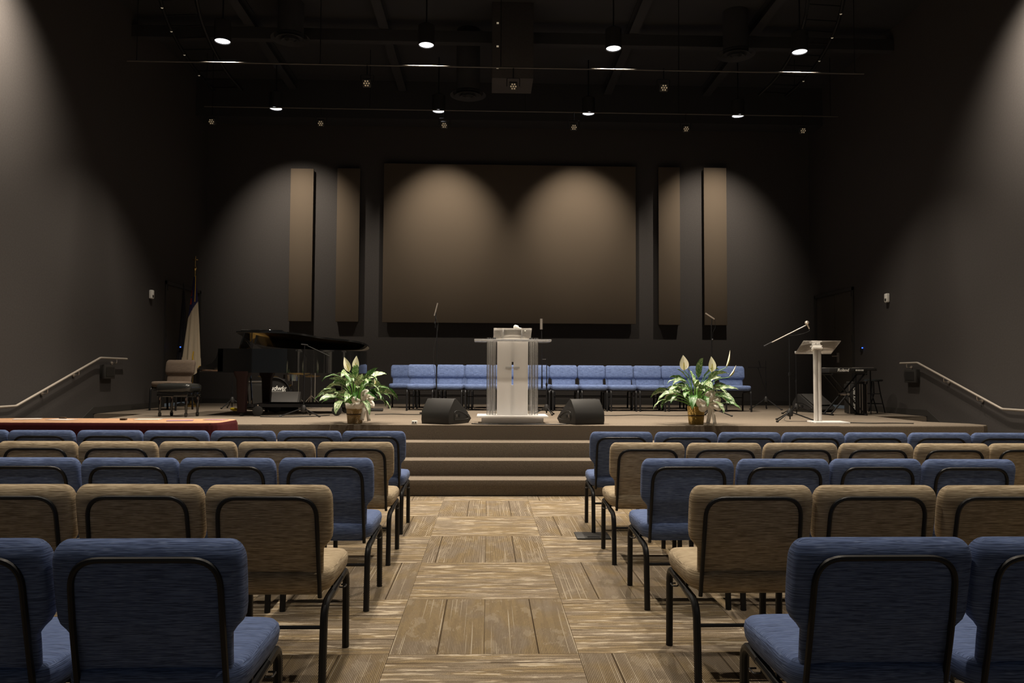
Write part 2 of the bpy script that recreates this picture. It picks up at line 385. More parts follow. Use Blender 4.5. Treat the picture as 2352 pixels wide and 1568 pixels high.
struct('baseboard_left', MB().box((XL+.006, (12.2+14.75)/2, ZS+.05), (.012, 2.55, .1)).box((XL+.006, (YN+10.7)/2, .05), (.012, 10.7-YN, .1)).prism([(12.2, ZS-.1), (12.2, ZS+.1), (10.7, .1), (10.7, 0)], .012, M(((0, 0, 1, XL), (1, 0, 0, 0), (0, 1, 0, 0), (0, 0, 0, 1)))), 'trim')
struct('baseboard_right', MB().box((XR-.006, (12.3+14.75)/2, ZS+.05), (.012, 2.45, .1)).box((XR-.006, (YN+10.8)/2, .05), (.012, 10.8-YN, .1)).prism([(12.3, ZS-.1), (12.3, ZS+.1), (10.8, .1), (10.8, 0)], .012, M(((0, 0, 1, XR-.012), (1, 0, 0, 0), (0, 1, 0, 0), (0, 0, 0, 1)))), 'trim')
# ceiling joists and bulkhead
n = 0
for x in (-4.1, -1.82, 2.5, 4.6):
    n += 1; mb = MB().box((x, 7.1, 7.30), (.16, 19.2, .02)).box((x, 7.1, 7.40), (.02, 19.2, .2)).box((x, 7.1, 7.49), (.16, 19.2, .02))
    struct('trim_%d' % n, mb, 'wall2')
for y in (2, 6, 10, 13.2):
    n += 1; struct('trim_%d' % n, MB().box((.5, y, 7.18), (13.2, .14, .2)), 'wall2')
n += 1; struct('trim_%d' % n, MB().box((.5, 16.3, 7.1), (13.2, .5, .8)), 'wall2')

# ---------------------------------------------------------------- stage with steps
stage = empty('stage', (0, 0, 0), 0, 'carpeted stage platform with four front steps', 'stage')
front = [(-5.6, 9.9), (-2.8, 9.74), (-.5, 9.70), (1.9, 9.70), (4.5, 9.78), (6.5, 9.97)]
outl = front + [(6.62, 10.08), (6.6, 10.42), (6.15, 10.8), (6.2, 12.3), (XR-.02, 12.3), (XR-.02, YB-.02), (XL+.02, YB-.02), (XL+.02, 12.2), (-5.3, 12.2), (-5.25, 10.7), (-5.68, 10.3), (-5.7, 10.0)]
MB().prism(outl, ZS, bev=.022).build('platform', 'stage', stage)
for k, (y, z) in enumerate(((8.686, .18), (9.02, .36), (9.35, .54))):
    MB().box((.65, (y+9.72)/2, z/2), (7.1, 9.72-y, z), bev=.018).build('step', 'stage', stage)
for sg, x0, x1 in ((1, 6.2, XR-.03), (-1, XL+.03, -5.3)):
    for k in range(3): MB().box(((x0+x1)/2, 12.25-.165-.33*k, .27-.09*k), (x1-x0-.02, .33, .54-.18*k), bev=.012).build('side_step', 'stage', stage)

# ---------------------------------------------------------------- acoustic panels
PY = 16.65
def panel(x0, x1, z0, z1, label, big=False):
    p = empty('acoustic_panel', ((x0+x1)/2, PY, z0), 0, label, 'acoustic panel', 'acoustic panels on the back wall')
    w, h = x1-x0, z1-z0
    MB().box((0, .03, h/2), (w, .06, h), bev=.006).build('fabric_face', 'panel', p)
    MB().box((0, .105, h/2), (w*.97, .09, h*.985)).build('standoff_frame', 'wall2', p)
    return p
panel(-4.27, -3.78, 2.48, 5.78, 'narrow fabric wall panel farthest left, brightly lit at its top')
panel(-3.27, -2.78, 2.48, 5.80, 'narrow fabric wall panel just left of the wide central panel')
panel(-2.27, 3.21, 2.47, 5.92, 'wide central fabric wall panel behind the podium')
panel(3.71, 4.18, 2.46, 5.92, 'narrow fabric wall panel just right of the wide central panel')
panel(4.71, 5.21, 2.46, 5.92, 'narrow fabric wall panel farthest right, brightly lit at its top')

# ---------------------------------------------------------------- chairs
def superring(cx, cy, z, hw, hd, n=28, e=5.0, zf=None):
    pts = []
    for k in range(n):
        a = 2*pi*(k+.5)/n; ca, sa = cos(a), sin(a)
        x = math.copysign(abs(ca)**(2/e), ca)*hw; y = math.copysign(abs(sa)**(2/e), sa)*hd
        pts.append(V((cx+x, cy+y, z if zf is None else zf(x, y))))
    return pts
def make_chair(fab, legm='leg'):
    root = empty('upholstered_chair')
    # seat cushion: back y=-.235, front y=.25
    st = MB().loft([superring(0, .01, z, hw, hd, 36, 7) for z, hw, hd in ((.395, .225, .215), (.402, .245, .238), (.425, .256, .250), (.455, .260, .252), (.475, .257, .248), (.488, .246, .237), (.493, .22, .21), (.495, .12, .12))])
    seat = st.build('seat', fab, root, sharp=60)
    # back cushion: lean back with height
    yb = lambda z: -.185 - (z-.42)*.20
    prof = []
    levels = [(.385, .212, .030, 0), (.40, .222, .036, 0), (.47, .224, .038, 0), (.55, .226, .040, 0), (.588, .229, .044, 0), (.605, .240, .056, 0), (.622, .256, .070, 0), (.640, .264, .082, 0), (.67, .267, .091, 0), (.74, .268, .094, 0), (.79, .268, .094, 0)]
    for q in range(0, 9):
        ph = R(q*11.0); ins = .050*(1-cos(ph)); fi = .040*(1-cos(ph)); levels.append((.798+.069*sin(ph),   .268-.042*(1-cos(ph))**1.1, .094-ins-fi, ins))
    levels.append((.8675, .20, .003, .0500))
    for z, hw, th, ins in levels:
        # rear face is flat, the thickness swells to the front
        rear = yb(z)-.028-(0.014 if z > .62 else .014*max(0, (z-.55)/.07))
        rear += ins
        prof.append([V((p.x, p.y, z)) for p in superring(0, rear+th/2, z, hw, th/2, 40, 5.5)])
    bk = MB().loft(prof); back = bk.build('backrest', fab, root, sharp=60)
    # inverted U tube on the rear face
    ry = lambda z: yb(z)-.0405+(.0062 if z > .81 else 0)
    pts = [(-.212, ry(.375)+.004, .375), (-.212, ry(.6)-.004, .6), (-.208, ry(.815)-.006, .815), (.208, ry(.815)-.006, .815), (.212, ry(.6)-.004, .6), (.212, ry(.375)+.004, .375)]
    P = fillet(pts, .085, 9)
    MB().tube(P, .0095, 8, refx=(0, 1, 0)).build('back_frame', legm if legm != 'bronze' else 'leg', root)
    # seat side rails with legs
    for s in (-1, 1):
        x = s*.236
        MB().tube(fillet([(x, .262, 0), (x, .250, .392), (x, .10, .376)], .085, 8), .0172, 10).build('leg', legm, root)
        MB().tube(fillet([(x, -.258, 0), (x, -.232, .352), (x, -.08, .360)], .085, 8), .0172, 10).build('leg', legm, root)
        MB().tube([(x, .11, .377), (x, -.09, .3595)], .0165, 10).build('seat_rail', legm, root)
    MB().tube([(-.236, -.238, .255), (.236, -.238, .255)], .0085, 8).tube([(-.236, -.05, .385), (.236, -.05, .385)], .009, 8).tube([(-.236, .15, .388), (.236, .15, .388)], .009, 8).build('stretcher', legm, root)
    for s in (-1, 1):
        MB().tube(fillet([(s*.236, .13, .340), (s*.262, .13, .340), (s*.262, .08, .340), (s*.236, .08, .340), (s*.236, .08, .36)], .008, 3), .0035, 6).build('ganging_hook', legm, root)
    return root
blue0 = make_chair('blue'); beige0 = make_chair('beige'); taupe0 = make_chair('taupe')
used = {'blue': False, 'beige': False, 'taupe': False}
ordn = ['aisle', 'second', 'third', 'fourth', 'fifth', 'sixth', 'seventh', 'eighth']
rowname = {1: 'nearest row', 2: 'second row from the camera', 3: 'middle row', 4: 'second row from the stage', 5: 'row closest to the stage'}
def put(col, loc, rz, label, group):
    proto = {'blue': blue0, 'beige': beige0, 'taupe': taupe0}[col]
    if not used[col]:
        used[col] = True; proto.location = loc; proto.rotation_euler = (0, 0, rz); tag(proto, label, 'chair', group); return proto
    c = copy_tree(proto, loc, rz, label, group); c['category'] = 'chair'; return c
rowY = {1: 2.27, 2: 3.37, 3: 4.45, 4: 5.52, 5: 6.59}
cnt = {('l', 1): 3, ('l', 2): 4, ('l', 3): 5, ('l', 4): 6, ('l', 5): 7, ('r', 1): 2, ('r', 2): 3, ('r', 3): 4, ('r', 4): 6, ('r', 5): 7}
x0s = {('l', 1): -.965, ('l', 2): -.93, ('l', 3): -.91, ('l', 4): -.93, ('l', 5): -.95, ('r', 1): 1.17, ('r', 2): 1.16, ('r', 3): 1.16, ('r', 4): 1.15, ('r', 5): 1.15}
for side in 'lr':
    for r_ in range(1, 6):
        col = 'blue' if r_ % 2 else 'beige'
        for k in range(cnt[(side, r_)]):
            sg = -1 if side == 'l' else 1
            x = x0s[(side, r_)] + sg*k*.553 + random.uniform(-.006, .006)
            y = rowY[r_]+.285 + random.uniform(-.012, .012)
            sd = 'left' if side == 'l' else 'right'
            where = 'aisle chair' if k == 0 else '%s from aisle' % ordn[k]
            lab = '%s chair, %s side, %s, %s' % (col, sd, rowname[r_], where)
            put(col, (x, y, 0), R(random.uniform(-.8, .8)), lab, 'audience chairs in rows facing the stage')
# chairs on the stage, facing the room
sx = [-1.185+.512*k for k in range(12)]
for k, x in enumerate(sx):
    sc_ = put('blue', (x, 13.83+random.uniform(-.01, .01), ZS), pi+R(random.uniform(-1, 1)), 'blue chair facing the room, stage front row, %s from the left' % ['first', 'second', 'third', 'fourth', 'fifth', 'sixth', 'seventh', 'eighth', 'ninth', 'tenth', 'eleventh', 'twelfth and last'][k], 'blue chairs in the front row on the stage')
    sc_.scale = (.94, .94, .94)
for k in range(12):
    x = -1.60+.512*k
    sc_ = put('blue', (x, 14.72, ZS), pi+R(random.uniform(-1, 1)), 'blue chair in stage rear row, ' + ('left end, half exposed' if k == 0 else 'in the gap left of the %s front-row chair' % ['', 'second', 'third', 'fourth', 'fifth', 'sixth', 'seventh', 'eighth', 'ninth', 'tenth', 'eleventh', 'twelfth'][k]), 'blue chairs in the rear row on the stage')
    sc_.scale = (.94, .94, .94)
put('taupe', (-5.44, 13.55, ZS), pi-R(10), 'brownish fabric chair on the stage behind the piano bench', None)

# ---------------------------------------------------------------- podium (clear acrylic)
pod = empty('podium', (.325, 10.2, ZS), 0, 'clear acrylic podium with frosted front panel and cross cutout', 'podium')
MB().box((0, 0, .045), (.80, .46, .075), bev=.01).build('plinth', 'frost', pod)
MB().box((0, 0, .095), (.92, .54, .025), bev=.008).build('base_plate', 'frost', pod)
for s in (-1, 1):
    for (dx, dy) in ((-.035, -.09), (.035, -.09), (0, .09)):
        MB().lathe([(.026, .107), (.026, 1.065)], (s*.275+dx, dy, 0), 14, cap=False).build('column', 'clear_edge', pod)
    MB().lathe([(.03, 0), (.03, .02), (.02, .024)], (s*.31, -.09, 1.092), 12).lathe([(.03, 0), (.03, .02), (.02, .024)], (s*.24, -.09, 1.092), 12).build('cap_nut', 'chrome', pod)
# front panel with the slot of the cross left open
pz0, pz1, hw = .107, 1.065, .202
cx, s0, s1, sw = .0, .50, .80, .0125
fp = MB()
fp.box(((-hw+cx-sw)/2, -.12, (pz0+pz1)/2), (hw+cx-sw, .012, pz1-pz0)).box(((hw+cx+sw)/2, -.12, (pz0+pz1)/2), (hw-cx-sw, .012, pz1-pz0))
fp.box((cx, -.12, (pz0+s0)/2), (2*sw, .012, s0-pz0)).box((cx, -.12, (s1+pz1)/2), (2*sw, .012, pz1-s1))
fp.build('front_panel', 'frost', pod)
MB().box((cx, -.128, .725), (.18, .005, .022), bev=.002).build('cross_arm', 'clear_edge', pod)
MB().box((0, -.0, 1.078), (1.0, .46, .026), bev=.006).build('top_shelf', 'clear_edge', pod)
rest = M.Rotation(R(-25), 4, 'X')
MB().box((0, .04, 1.165), (.50, .34, .012), rot=rest, bev=.003).build('book_rest', 'clear2', pod)
for x in (-.12, .12): MB().box((x, .04, 1.15), (.012, .26, .09), bev=.002).build('rest_support', 'clear_edge', pod)
for x in (-.3, .3): MB().lathe([(.02, 0), (.02, .01)], (x, -.12, 0), 10).build('foot', 'chrome', pod)
tag(MB().lathe([(.012, 0), (.012, .10), (.026, .11), (.030, .135), (.026, .16), (.01, .17)], (0, 0, 0), 14, mat=M.Rotation(R(72), 4, 'Y') @ M.Rotation(0, 4, 'X')).build('handheld_microphone', ['white'], loc=(.50, 10.16, ZS+1.215), rz=pi), 'handheld microphone with round head lying on the podium book rest', 'microphone')
b = empty('water_bottle', (.155, 10.36, ZS+.1085), 0, 'small clear plastic water bottle at the podium base', 'bottle')
MB().lathe([(.028, 0), (.031, .01), (.031, .12), (.026, .15), (.012, .18), (.012, .185)], n=16).build('bottle_body', 'water', b)
MB().lathe([(.014, .185), (.014, .205)], n=12).build('cap', 'white', b)

# clear lectern on a post at the right
lc = empty('lectern_stand', (4.54, 10.53, ZS), R(-4), 'clear tray lectern on a slim pale post', 'lectern')
for x in (-.028, .028): MB().tube([(x, 0, .02), (x, 0, 1.02)], .0265, 12).build('post', 'alu', lc)
MB().box((.12, -.05, .01), (.46, .36, .02), bev=.004).build('base_plate', 'frost', lc)
tr_ = M.Rotation(R(-24), 4, 'X')
MB().box((.0, -.02, 1.03), (.50, .40, .012), rot=tr_, bev=.004).build('tray', 'clear2', lc)
MB().box((0, .165, .965), (.50, .014, .04), rot=tr_, bev=.003).build('ledge', 'clear_edge', lc)
MB().box((0, 0, 1.005), (.12, .10, .02), rot=tr_).build('mount', 'alu', lc)

# ---------------------------------------------------------------- floor monitors
def monitor(name_loc, rz, label, w=.42, grp=None, d=.56, h=.32):
    mo = empty('floor_monitor', (name_loc[0], name_loc[1], ZS), rz, label, 'loudspeaker', grp)
    # side profile in (y,z): rear (toward -y) low wall, apex, long sloped grille toward +y
    def pf(k, e): return [(-.25+e, .0+e), (.20-e, e), (.265-e, .055), (.225-e, .10), (-.10, h-e), (-.135, h-e), (-.255+e, .16), (-.262+e, .05)]
    T = M(((0, 0, 1, -w/2), (1, 0, 0, 0), (0, 1, 0, 0), (0, 0, 0, 1)))
    MB().prism([(y*d/.53, z) for y, z in pf(0, 0)], w, T, bev=.010).build('cabinet', 'blk', mo)
    # grille on the long slope
    a = V((0, .21*d/.53, .115)); b_ = V((0, -.09*d/.53, h-.008)); mid = (a+b_)/2; ang = math.atan2(b_.z-a.z, b_.y-a.y)
    MB().box((0, mid.y+.010, mid.z+.012), (w*.9, (b_-a).length*.95, .012), rot=M.Rotation(ang+pi, 4, 'X') if False else M.Rotation(ang, 4, 'X'), bev=.003).build('grille', 'blkgrille', mo)
    for s in (-1, 1):
        x = s*(w/2+.002)
        pts = [(x, -.14, .05), (x, .13, .05), (x, .20, .075), (x, .10, .125), (x, -.04, .165), (x, -.14, .15)]
        MB().tube([V(p) for p in spline(pts+[pts[0]], 5)][:-1], .005, 6, closed=True).build('handle_rim', 'blk', mo)
        MB().lathe([(.022, 0), (.022, .012)], (0, 0, 0), 12, mat=M.Translation((x-s*.008, -.02, .105)) @ M.Rotation(s*pi/2, 4, 'Y')).build('socket', 'leg', mo)
        MB().box((x, -.095, .105), (.006, .045, .035)).build('connector_plate', 'pipe', mo)
    return mo
monitor((-.53, 10.14), R(-30), 'black wedge floor monitor left of the podium')
monitor((1.22, 10.14), R(20), 'black wedge floor monitor right of the podium', grp=None)
monitor((-3.50, 13.55), pi+R(8), 'dark wedge floor monitor behind the piano legs', w=.5)
monitor((5.86, 13.75), pi-R(-22), 'dark wedge floor monitor under the keyboard stand', w=.5)
ob = empty('outlet_box', (-.92, 9.86, ZS), 0, 'small pale outlet box on the stage edge beside the left monitor', 'outlet box')
MB().box((0, 0, .022), (.07, .05, .045), bev=.004).build('housing', 'white', ob)
for x in (-.016, .016): MB().box((x, -.0262, .024), (.014, .003, .018)).build('socket', 'blk', ob)

# ---------------------------------------------------------------- microphone stands
def tripod(root, zc, rad, a0, m_='leg', n=3, th=.009):
    for k in range(n):
        a = a0+k*2*pi/n; e = V((cos(a)*rad, sin(a)*rad, .012))
        l = MB().tube([V((cos(a)*.02, sin(a)*.02, zc)), e], th, 8).build('leg', m_, root)
        MB().tube([e*.96+V((0, 0, .003)), e*1.06], .014, 8).build('rubber_foot', 'blk', l)
    MB().lathe([(.02, zc-.06), (.04, zc-.05), (.045, zc), (.022, zc+.05)], n=14).build('hub', 'blk', root)
def mic_cap(root, p, d, r=.011, L=.15, mat='steel', ball=False):
    p = V(p); d = V(d).normalized()
    mc = MB()
    if ball: mc.tube([p, p+d*L*.75, p+d*L*.8], [r*.9, r*1.3, r*1.6], 12)
    else: mc.tube([p, p+d*L], r, 12)
    mo = mc.build('microphone_body', 'leg' if ball else mat, root)
    if ball:
        c = p+d*(L*.8+.02); MB().lathe([(.006, -.028), (.022, -.02), (.029, 0), (.023, .02), (.008, .029)], c, 16, mat=d.to_track_quat('Z', 'Y').to_matrix().to_4x4()).build('windscreen', 'steel', mo)
def stand(loc, top, label, a0=.5, rad=.30, zc=.12, group='microphone stands on the stage'):
    s_ = empty('microphone_stand', (loc[0], loc[1], ZS), 0, label, 'microphone stand', group)
    tripod(s_, zc, rad, a0)
    MB().tube([(0, 0, .03), (0, 0, top*.55)], .010, 10).build('lower_pole', 'leg', s_)
    MB().tube([(0, 0, top*.5), (0, 0, top)], .007, 10).build('upper_pole', 'leg', s_)
    MB().lathe([(.014, -.025), (.018, 0), (.014, .025)], (0, 0, top*.55), 12).build('clutch', 'leg', s_)
    return s_
s1_ = stand((-.81, 12.35), 1.42, 'tall straight microphone stand left of the podium with slanted pale microphone')
MB().tube([(-.03, 0, 1.38), (-.02, 0, 1.62)], .008).lathe([(.013, 0), (.016, .02), (.01, .035)], (-.035, 0, 1.44), 10).build('clip', 'leg', s1_)
mic_cap(s1_, (-.045, 0, 1.57), (.24, 0, .95), .010, .21, 'steel')
MB().tube(spline([(-.03, -.012, 1.56), (.015, -.02, 1.45), (.0, -.02, 1.28), (-.045, -.02, 1.05), (-.05, -.02, .85), (-.02, -.02, .6), (.012, -.014, .3)], 6), .003, 6).build('cable', 'cable', s1_)
s2_ = stand((.94, 12.3), .88, 'bent-arm microphone stand right of the podium with upright pale microphone', a0=-1.2, rad=.2)
MB().tube([(-.075, 0, .52), (-.075, 0, 1.06), (-.085, 0, 1.36)], .008).tube([(-.08, 0, .88), (.01, 0, .88)], .007).lathe([(.012, -.01), (.014, 0), (.012, .012)], (0, 0, .885), 10).build('gooseneck', 'leg', s2_)
MB().tube([(-.075, 0, .42), (-.075, 0, .60)], .014).build('counterweight', 'leg', s2_)
mic_cap(s2_, (-.088, 0, 1.36), (0, 0, 1), .022, .17, 'steel')
s3_ = stand((3.53, 12.1), 1.42, 'tall microphone stand behind the right peace lily with tilted pale microphone', a0=-.45, rad=.3)
mic_cap(s3_, (.05, 0, 1.53), (-.13, 0, .085), .010, .17, 'steel')
MB().tube([(0, 0, 1.4), (.01, 0, 1.53)], .007).tube(spline([(.05, -.01, 1.52), (.06, -.01, 1.40), (.02, -.01, 1.3), (.012, -.01, 1.0), (.012, -.01, .4)], 5), .003, 6).lathe([(.012, -.015), (.02, 0), (.012, .02)], (.015, -.01, 1.2), 10).build('clip', 'leg', s3_)
s4_ = stand((4.24, 10.75), 1.20, 'boom microphone stand angled up beside the clear tray lectern', a0=-.35, rad=.34, zc=.13)
bm_ = MB().tube([(-.33, 0, 1.065), (.26, 0, 1.36)], .0075, 10); bm_.build('boom_arm', 'steel', s4_)
MB().tube([(-.36, 0, 1.05), (-.25, 0, 1.105)], .012, 10).build('counterweight', 'leg', s4_)
MB().tube([(.29, 0, 1.30), (.265, 0, 1.36)], [.009, .013], 10).build('microphone_body', 'steel', s4_)
MB().lathe([(.006, -.028), (.022, -.02), (.031, 0), (.024, .022), (.008, .03)], (.255, 0, 1.385), 16).build('windscreen', 'steel', s4_)
MB().tube(spline([(.292, 0, 1.295), (.28, -.01, 1.27), (.2, -.01, 1.235), (.08, -.01, 1.21), (-.02, -.01, 1.20)], 6), .003, 6).tube(spline([(0, -.012, .2), (-.05, -.03, .1), (-.1, -.06, .02), (.05, -.12, .008), (.2, -.1, .008)], 6), .003, 6).build('cable', 'cable', s4_)
s5_ = stand((5.06, 12.55), 1.0, 'low dark microphone stand behind the clear tray lectern', a0=-.25, rad=.36, zc=.14)
s6_ = stand((5.30, 14.6), .93, 'dark folded stand just right of the last stage chair', a0=-.9, rad=.32, zc=.2)
MB().box((-.16, 0, .80), (.34, .03, .02)).build('tray', 'leg', s6_)
MB().tube([(-.15, 0, .8), (.03, .0, .25)], .009).tube([(-.13, 0, .93), (-.1, 0, .8)], .012).build('folded_boom', 'leg', s6_)
s7_ = stand((-2.73, 11.62), 1.06, 'black microphone stand in front of the grand piano', a0=-.6, rad=.33, zc=.12)
MB().tube([(-.05, 0, 1.07), (.05, 0, 1.06)], .010).tube([(.02, .0, 1.06), (.35, .12, .90)], .006).build('boom_arm', 'leg', s7_)
s8 = empty('microphone_stand', (-3.18, 14.4, ZS), 0, 'slim pole stand with flat round base behind the piano', 'microphone stand', 'microphone stands on the stage')
MB().lathe([(.13, 0), (.13, .012), (.03, .025)], n=24).build('round_base', 'steel', s8); MB().tube([(0, 0, .02), (0, 0, .98)], .008).build('pole', 'steel', s8)
s9 = stand((-4.62, 14.2), .5, 'low tripod stand left of the grand piano on the stage floor', a0=.1, rad=.26, zc=.16)

# ---------------------------------------------------------------- peace lilies in baskets
def plant(loc, label, basket_m, flowers, seed, hb, bow):
    rnd = random.Random(seed); pr = empty('potted_peace_lily', (loc[0], loc[1], ZS), 0, label, 'potted plant')
    bk = MB().lathe([(.088, 0), (.094, .01), (.104, hb*.5), (.115, hb), (.108, hb), (.10, hb-.02), (.10, hb-.06)], n=32); bk.build('basket', basket_m, pr, sharp=50)
    MB().lathe([(.1045, hb*.5-.006), (.1085, hb*.5), (.1065, hb*.5+.008)], n=32, cap=False).build('braid', 'dkbrown', pr)
    MB().lathe([(.098, hb-.05), (.03, hb-.035)], n=20).build('soil', 'dkbrown', pr)
    def leaf(az, reach, height, L, wd, droop, twist=0):
        base = V((cos(az)*.03, sin(az)*.03, hb-.05)); out = V((cos(az), sin(az), 0)); side = V((-sin(az), cos(az), 0))
        att = base + out*reach + V((0, 0, height))
        ctrl = base + V((0, 0, height*.8)) + out*reach*.2
        stem = [base*(1-t)**2 + ctrl*2*t*(1-t) + att*t*t for t in [k/7 for k in range(8)]]
        mbl = MB().tube(stem, [.0045]*7+[.0028], 6, mi=1)
        d0 = (att-ctrl).normalized(); rows, uvs = [], []; N = 9; p = att.copy(); d = d0
        sd = (side*cos(twist) + V((0, 0, 1))*sin(twist)).normalized()
        for j in range(N+1):
            t = j/N; w_ = wd*(sin(pi*min(1, t**.8*1.0))**.8)*(1-.25*t)+.0015
            nrm = sd.cross(d).normalized()
            row, uvr = [], []
            for i in range(7):
                q = (i-3)/3; fold = abs(q)*w_*.35+.012*sin(j*1.9+i)*abs(q)*.5
                row.append(p + sd*q*w_ + nrm*fold*(-1 if nrm.z < 0 else 1)); uvr.append((q, t*.9))
            rows.append(row); uvs.append(uvr)
            d = (d - V((0, 0, 1))*droop/N*(.6+t)).normalized(); p = p + d*L/N
        mbl.grid(rows, 0, uvs)
        mbl.build('leaf', ['leaf', 'stem'], pr, sharp=70)
    K = 52
    for k in range(K):
        az = k*2.39996+rnd.uniform(-.25, .25); f = (k+.5)/K
        leaf(az, .04+.25*f+rnd.uniform(-.03, .07), .36-.22*f+rnd.uniform(-.07, .07), rnd.uniform(.20, .31), rnd.uniform(.034, .066), rnd.uniform(.3, 1.9)+f*.4, rnd.uniform(-.9, .9))
    for (dx, h, lean, ang, wd, Ls, face) in flowers:
        fl = MB().tube(spline([(dx*.15, -.01, hb-.05), (dx*.5, -.03, hb+.5*h), (dx, -.04, h)], 6), .004, 6).build('flower_stem', 'stem', pr)
        # spathe: ovate cup around the spadix
        Rt = M.Translation((dx, -.045, h)) @ M.Rotation(lean, 4, 'Y') @ M.Rotation(ang, 4, 'Z')
        rows = []
        for j in range(11):
            t = j/10; w_ = wd*(sin(pi*t**.75)**.85)*(1-.25*t**3)+.0012
            rows.append([Rt @ V((q/3*w_, .018+abs(q/3)**2*w_*-.6+.01*t*t, t*Ls)) for q in range(-3, 4)])
        MB().grid(rows).build('spathe', 'spathe', fl, sharp=80)
        MB().tube([Rt @ V((0, .004, 0)), Rt @ V((0, -.002, Ls*.28)), Rt @ V((0, -.002, Ls*.52))], [.003, .007, .004], 8).build('spadix', 'spadix', fl)
    # bow
    bw = MB(); bx, by, bz, sc = bow
    def strip(pts, w_, wx=(0, 0, 1)):
        P = spline(pts, 5); rows = []
        for i, p in enumerate(P):
            t = (P[min(i+1, len(P)-1)]-P[max(i-1, 0)]).normalized(); wv = t.cross(V((0, -1, 0)))
            wv = wv.normalized() if wv.length > .1 else V((1, 0, 0)); rows.append([p-wv*w_/2, p+V((0, -.004, 0)), p+wv*w_/2])
        bw.grid(rows)
    c = V((bx, by, bz))
    for (a, L) in ((.5, .15), (1.25, .17), (2.75, .15), (-.35, .14), (3.5, .12)):
        e = V((cos(a)*L*sc, 0, sin(a)*L*sc)); e2 = V((cos(a+.45)*L*.75*sc, 0, sin(a+.45)*L*.75*sc))
        strip([c, c+e*.5+V((0, -.04, 0)), c+e+V((0, -.03, 0)), c+e2+V((0, .01, .0)), c+V((0, .005, 0))], .055*sc)
    strip([c, c+V((.01, -.025, -.09)), c+V((-.015, -.02, -.2*sc-.04))], .05); strip([c, c+V((.05, -.02, -.08)), c+V((.075, -.02, -.22*sc-.03))], .045)
    bw.box(c, (.035, .03, .04), bev=.01); bw.build('ribbon_bow', 'ribbon', pr, solid=.002, sharp=60)
    # sash round the basket
    MB().lathe([(.114, hb*.80), (.121, hb*.9), (.124, hb+.02)], n=28, cap=False).build('ribbon_sash', 'ribbon', pr, solid=.002) if basket_m == 'basket_tan' else None
    return pr
plant((-1.69, 9.98), 'peace lily in brown wicker basket with cream sash, left of the podium', 'basket_tan',
      [(-.075, .66, -.32, .25, .042, .20, 0), (.005, .68, .04, 0, .043, .185, 0), (.26, .50, .15, 1.2, .02, .07, 0)], 3, .24, (.125, -.12, .27, .9))
plant((2.71, 10.0), 'peace lily in gold basket with cream bow, right of the podium', 'basket_gold',
      [(-.165, .70, -.03, 0, .060, .20, 0), (.20, .68, .0, .1, .052, .205, 0), (.40, .75, .30, 1.15, .032, .22, 0), (.44, .62, .62, 1.1, .026, .17, 0)], 11, .235, (.125, -.13, .26, 1.0))

# ---------------------------------------------------------------- grand piano
pn = empty('grand_piano', (-3.3, 12.3, ZS), 0, 'black lacquered grand piano with slightly raised lid', 'piano')
def P_(x, y): return (x+3.3, y-12.3)
curve = [(-3.30, 11.55), (-3.02, 11.60), (-2.80, 11.74), (-2.62, 11.93), (-2.42, 12.08), (-2.20, 12.20), (-2.04, 12.38), (-1.97, 12.62), (-2.0, 12.86), (-2.14, 13.02), (-2.4, 13.06)]
cs = [(p.x, p.y) for p in spline([(a, b_, 0) for a, b_ in curve], 5)]
ol = [P_(-3.98, 11.55)] + [P_(*q) for q in cs] + [P_(-3.98, 13.06)]
rm = MB(); z0, z1 = .645, 1.0; n_ = len(ol); cen = V((-.15, 0, 0))
def shrink(q, k):
    v = V((q[0], q[1], 0)); d = (v-V((-.2, .05, 0))); return v - d.normalized()*k
ringO0 = [rm.bm.verts.new((x, y, z0)) for x, y in ol]; ringO1 = [rm.bm.verts.new((x, y, z1)) for x, y in ol]
ringI1 = [rm.bm.verts.new((*shrink(q, .05).xy, z1)) for q in ol]; ringI0 = [rm.bm.verts.new((*shrink(q, .05).xy, z1-.09)) for q in ol]
for A, B in ((ringO0, ringO1), (ringO1, ringI1), (ringI1, ringI0)):
    for k in range(n_): rm.bm.faces.new((A[k], A[(k+1) % n_], B[(k+1) % n_], B[k]))
rm.bm.faces.new(ringO0[::-1]); rm.build('rim', 'gloss', pn)
MB().prism([tuple(shrink(q, .045).xy) for q in ol], .02, M.Translation((0, 0, z1-.10))).build('iron_plate', 'gold', pn)
# lid, hinged at the far edge
lidol = [((x+.2)*1.02-.2, (y-.76)*1.02+.76) for x, y in ol if x > -.4] ; lidol = [(-.42, -.77)] + lidol + [(-.42, .77)]
ang = R(-11)
LM = M.Translation((0, .77, z1+.012)) @ M.Rotation(ang, 4, 'X') @ M.Translation((0, -.77, 0))
LM = M.Translation((0, .77, z1+.012)) @ M.Rotation(R(-8.3), 4, 'X') @ M.Translation((0, -.77, 0))
ld = MB().prism(lidol, .028, LM, bev=.006).build('lid', 'gloss', pn)
MB().box((-.06, 0, .045), (.62, 1.46, .025), bev=.006).build('lid_flap', 'gloss', ld); 
for ch in ld.children:
    ch.data.transform(LM)
MB().tube([(-.20, -.70, z1-.02), (-.20, -.71, z1+.235)], .007, 8).build('lid_prop', 'leg', pn)
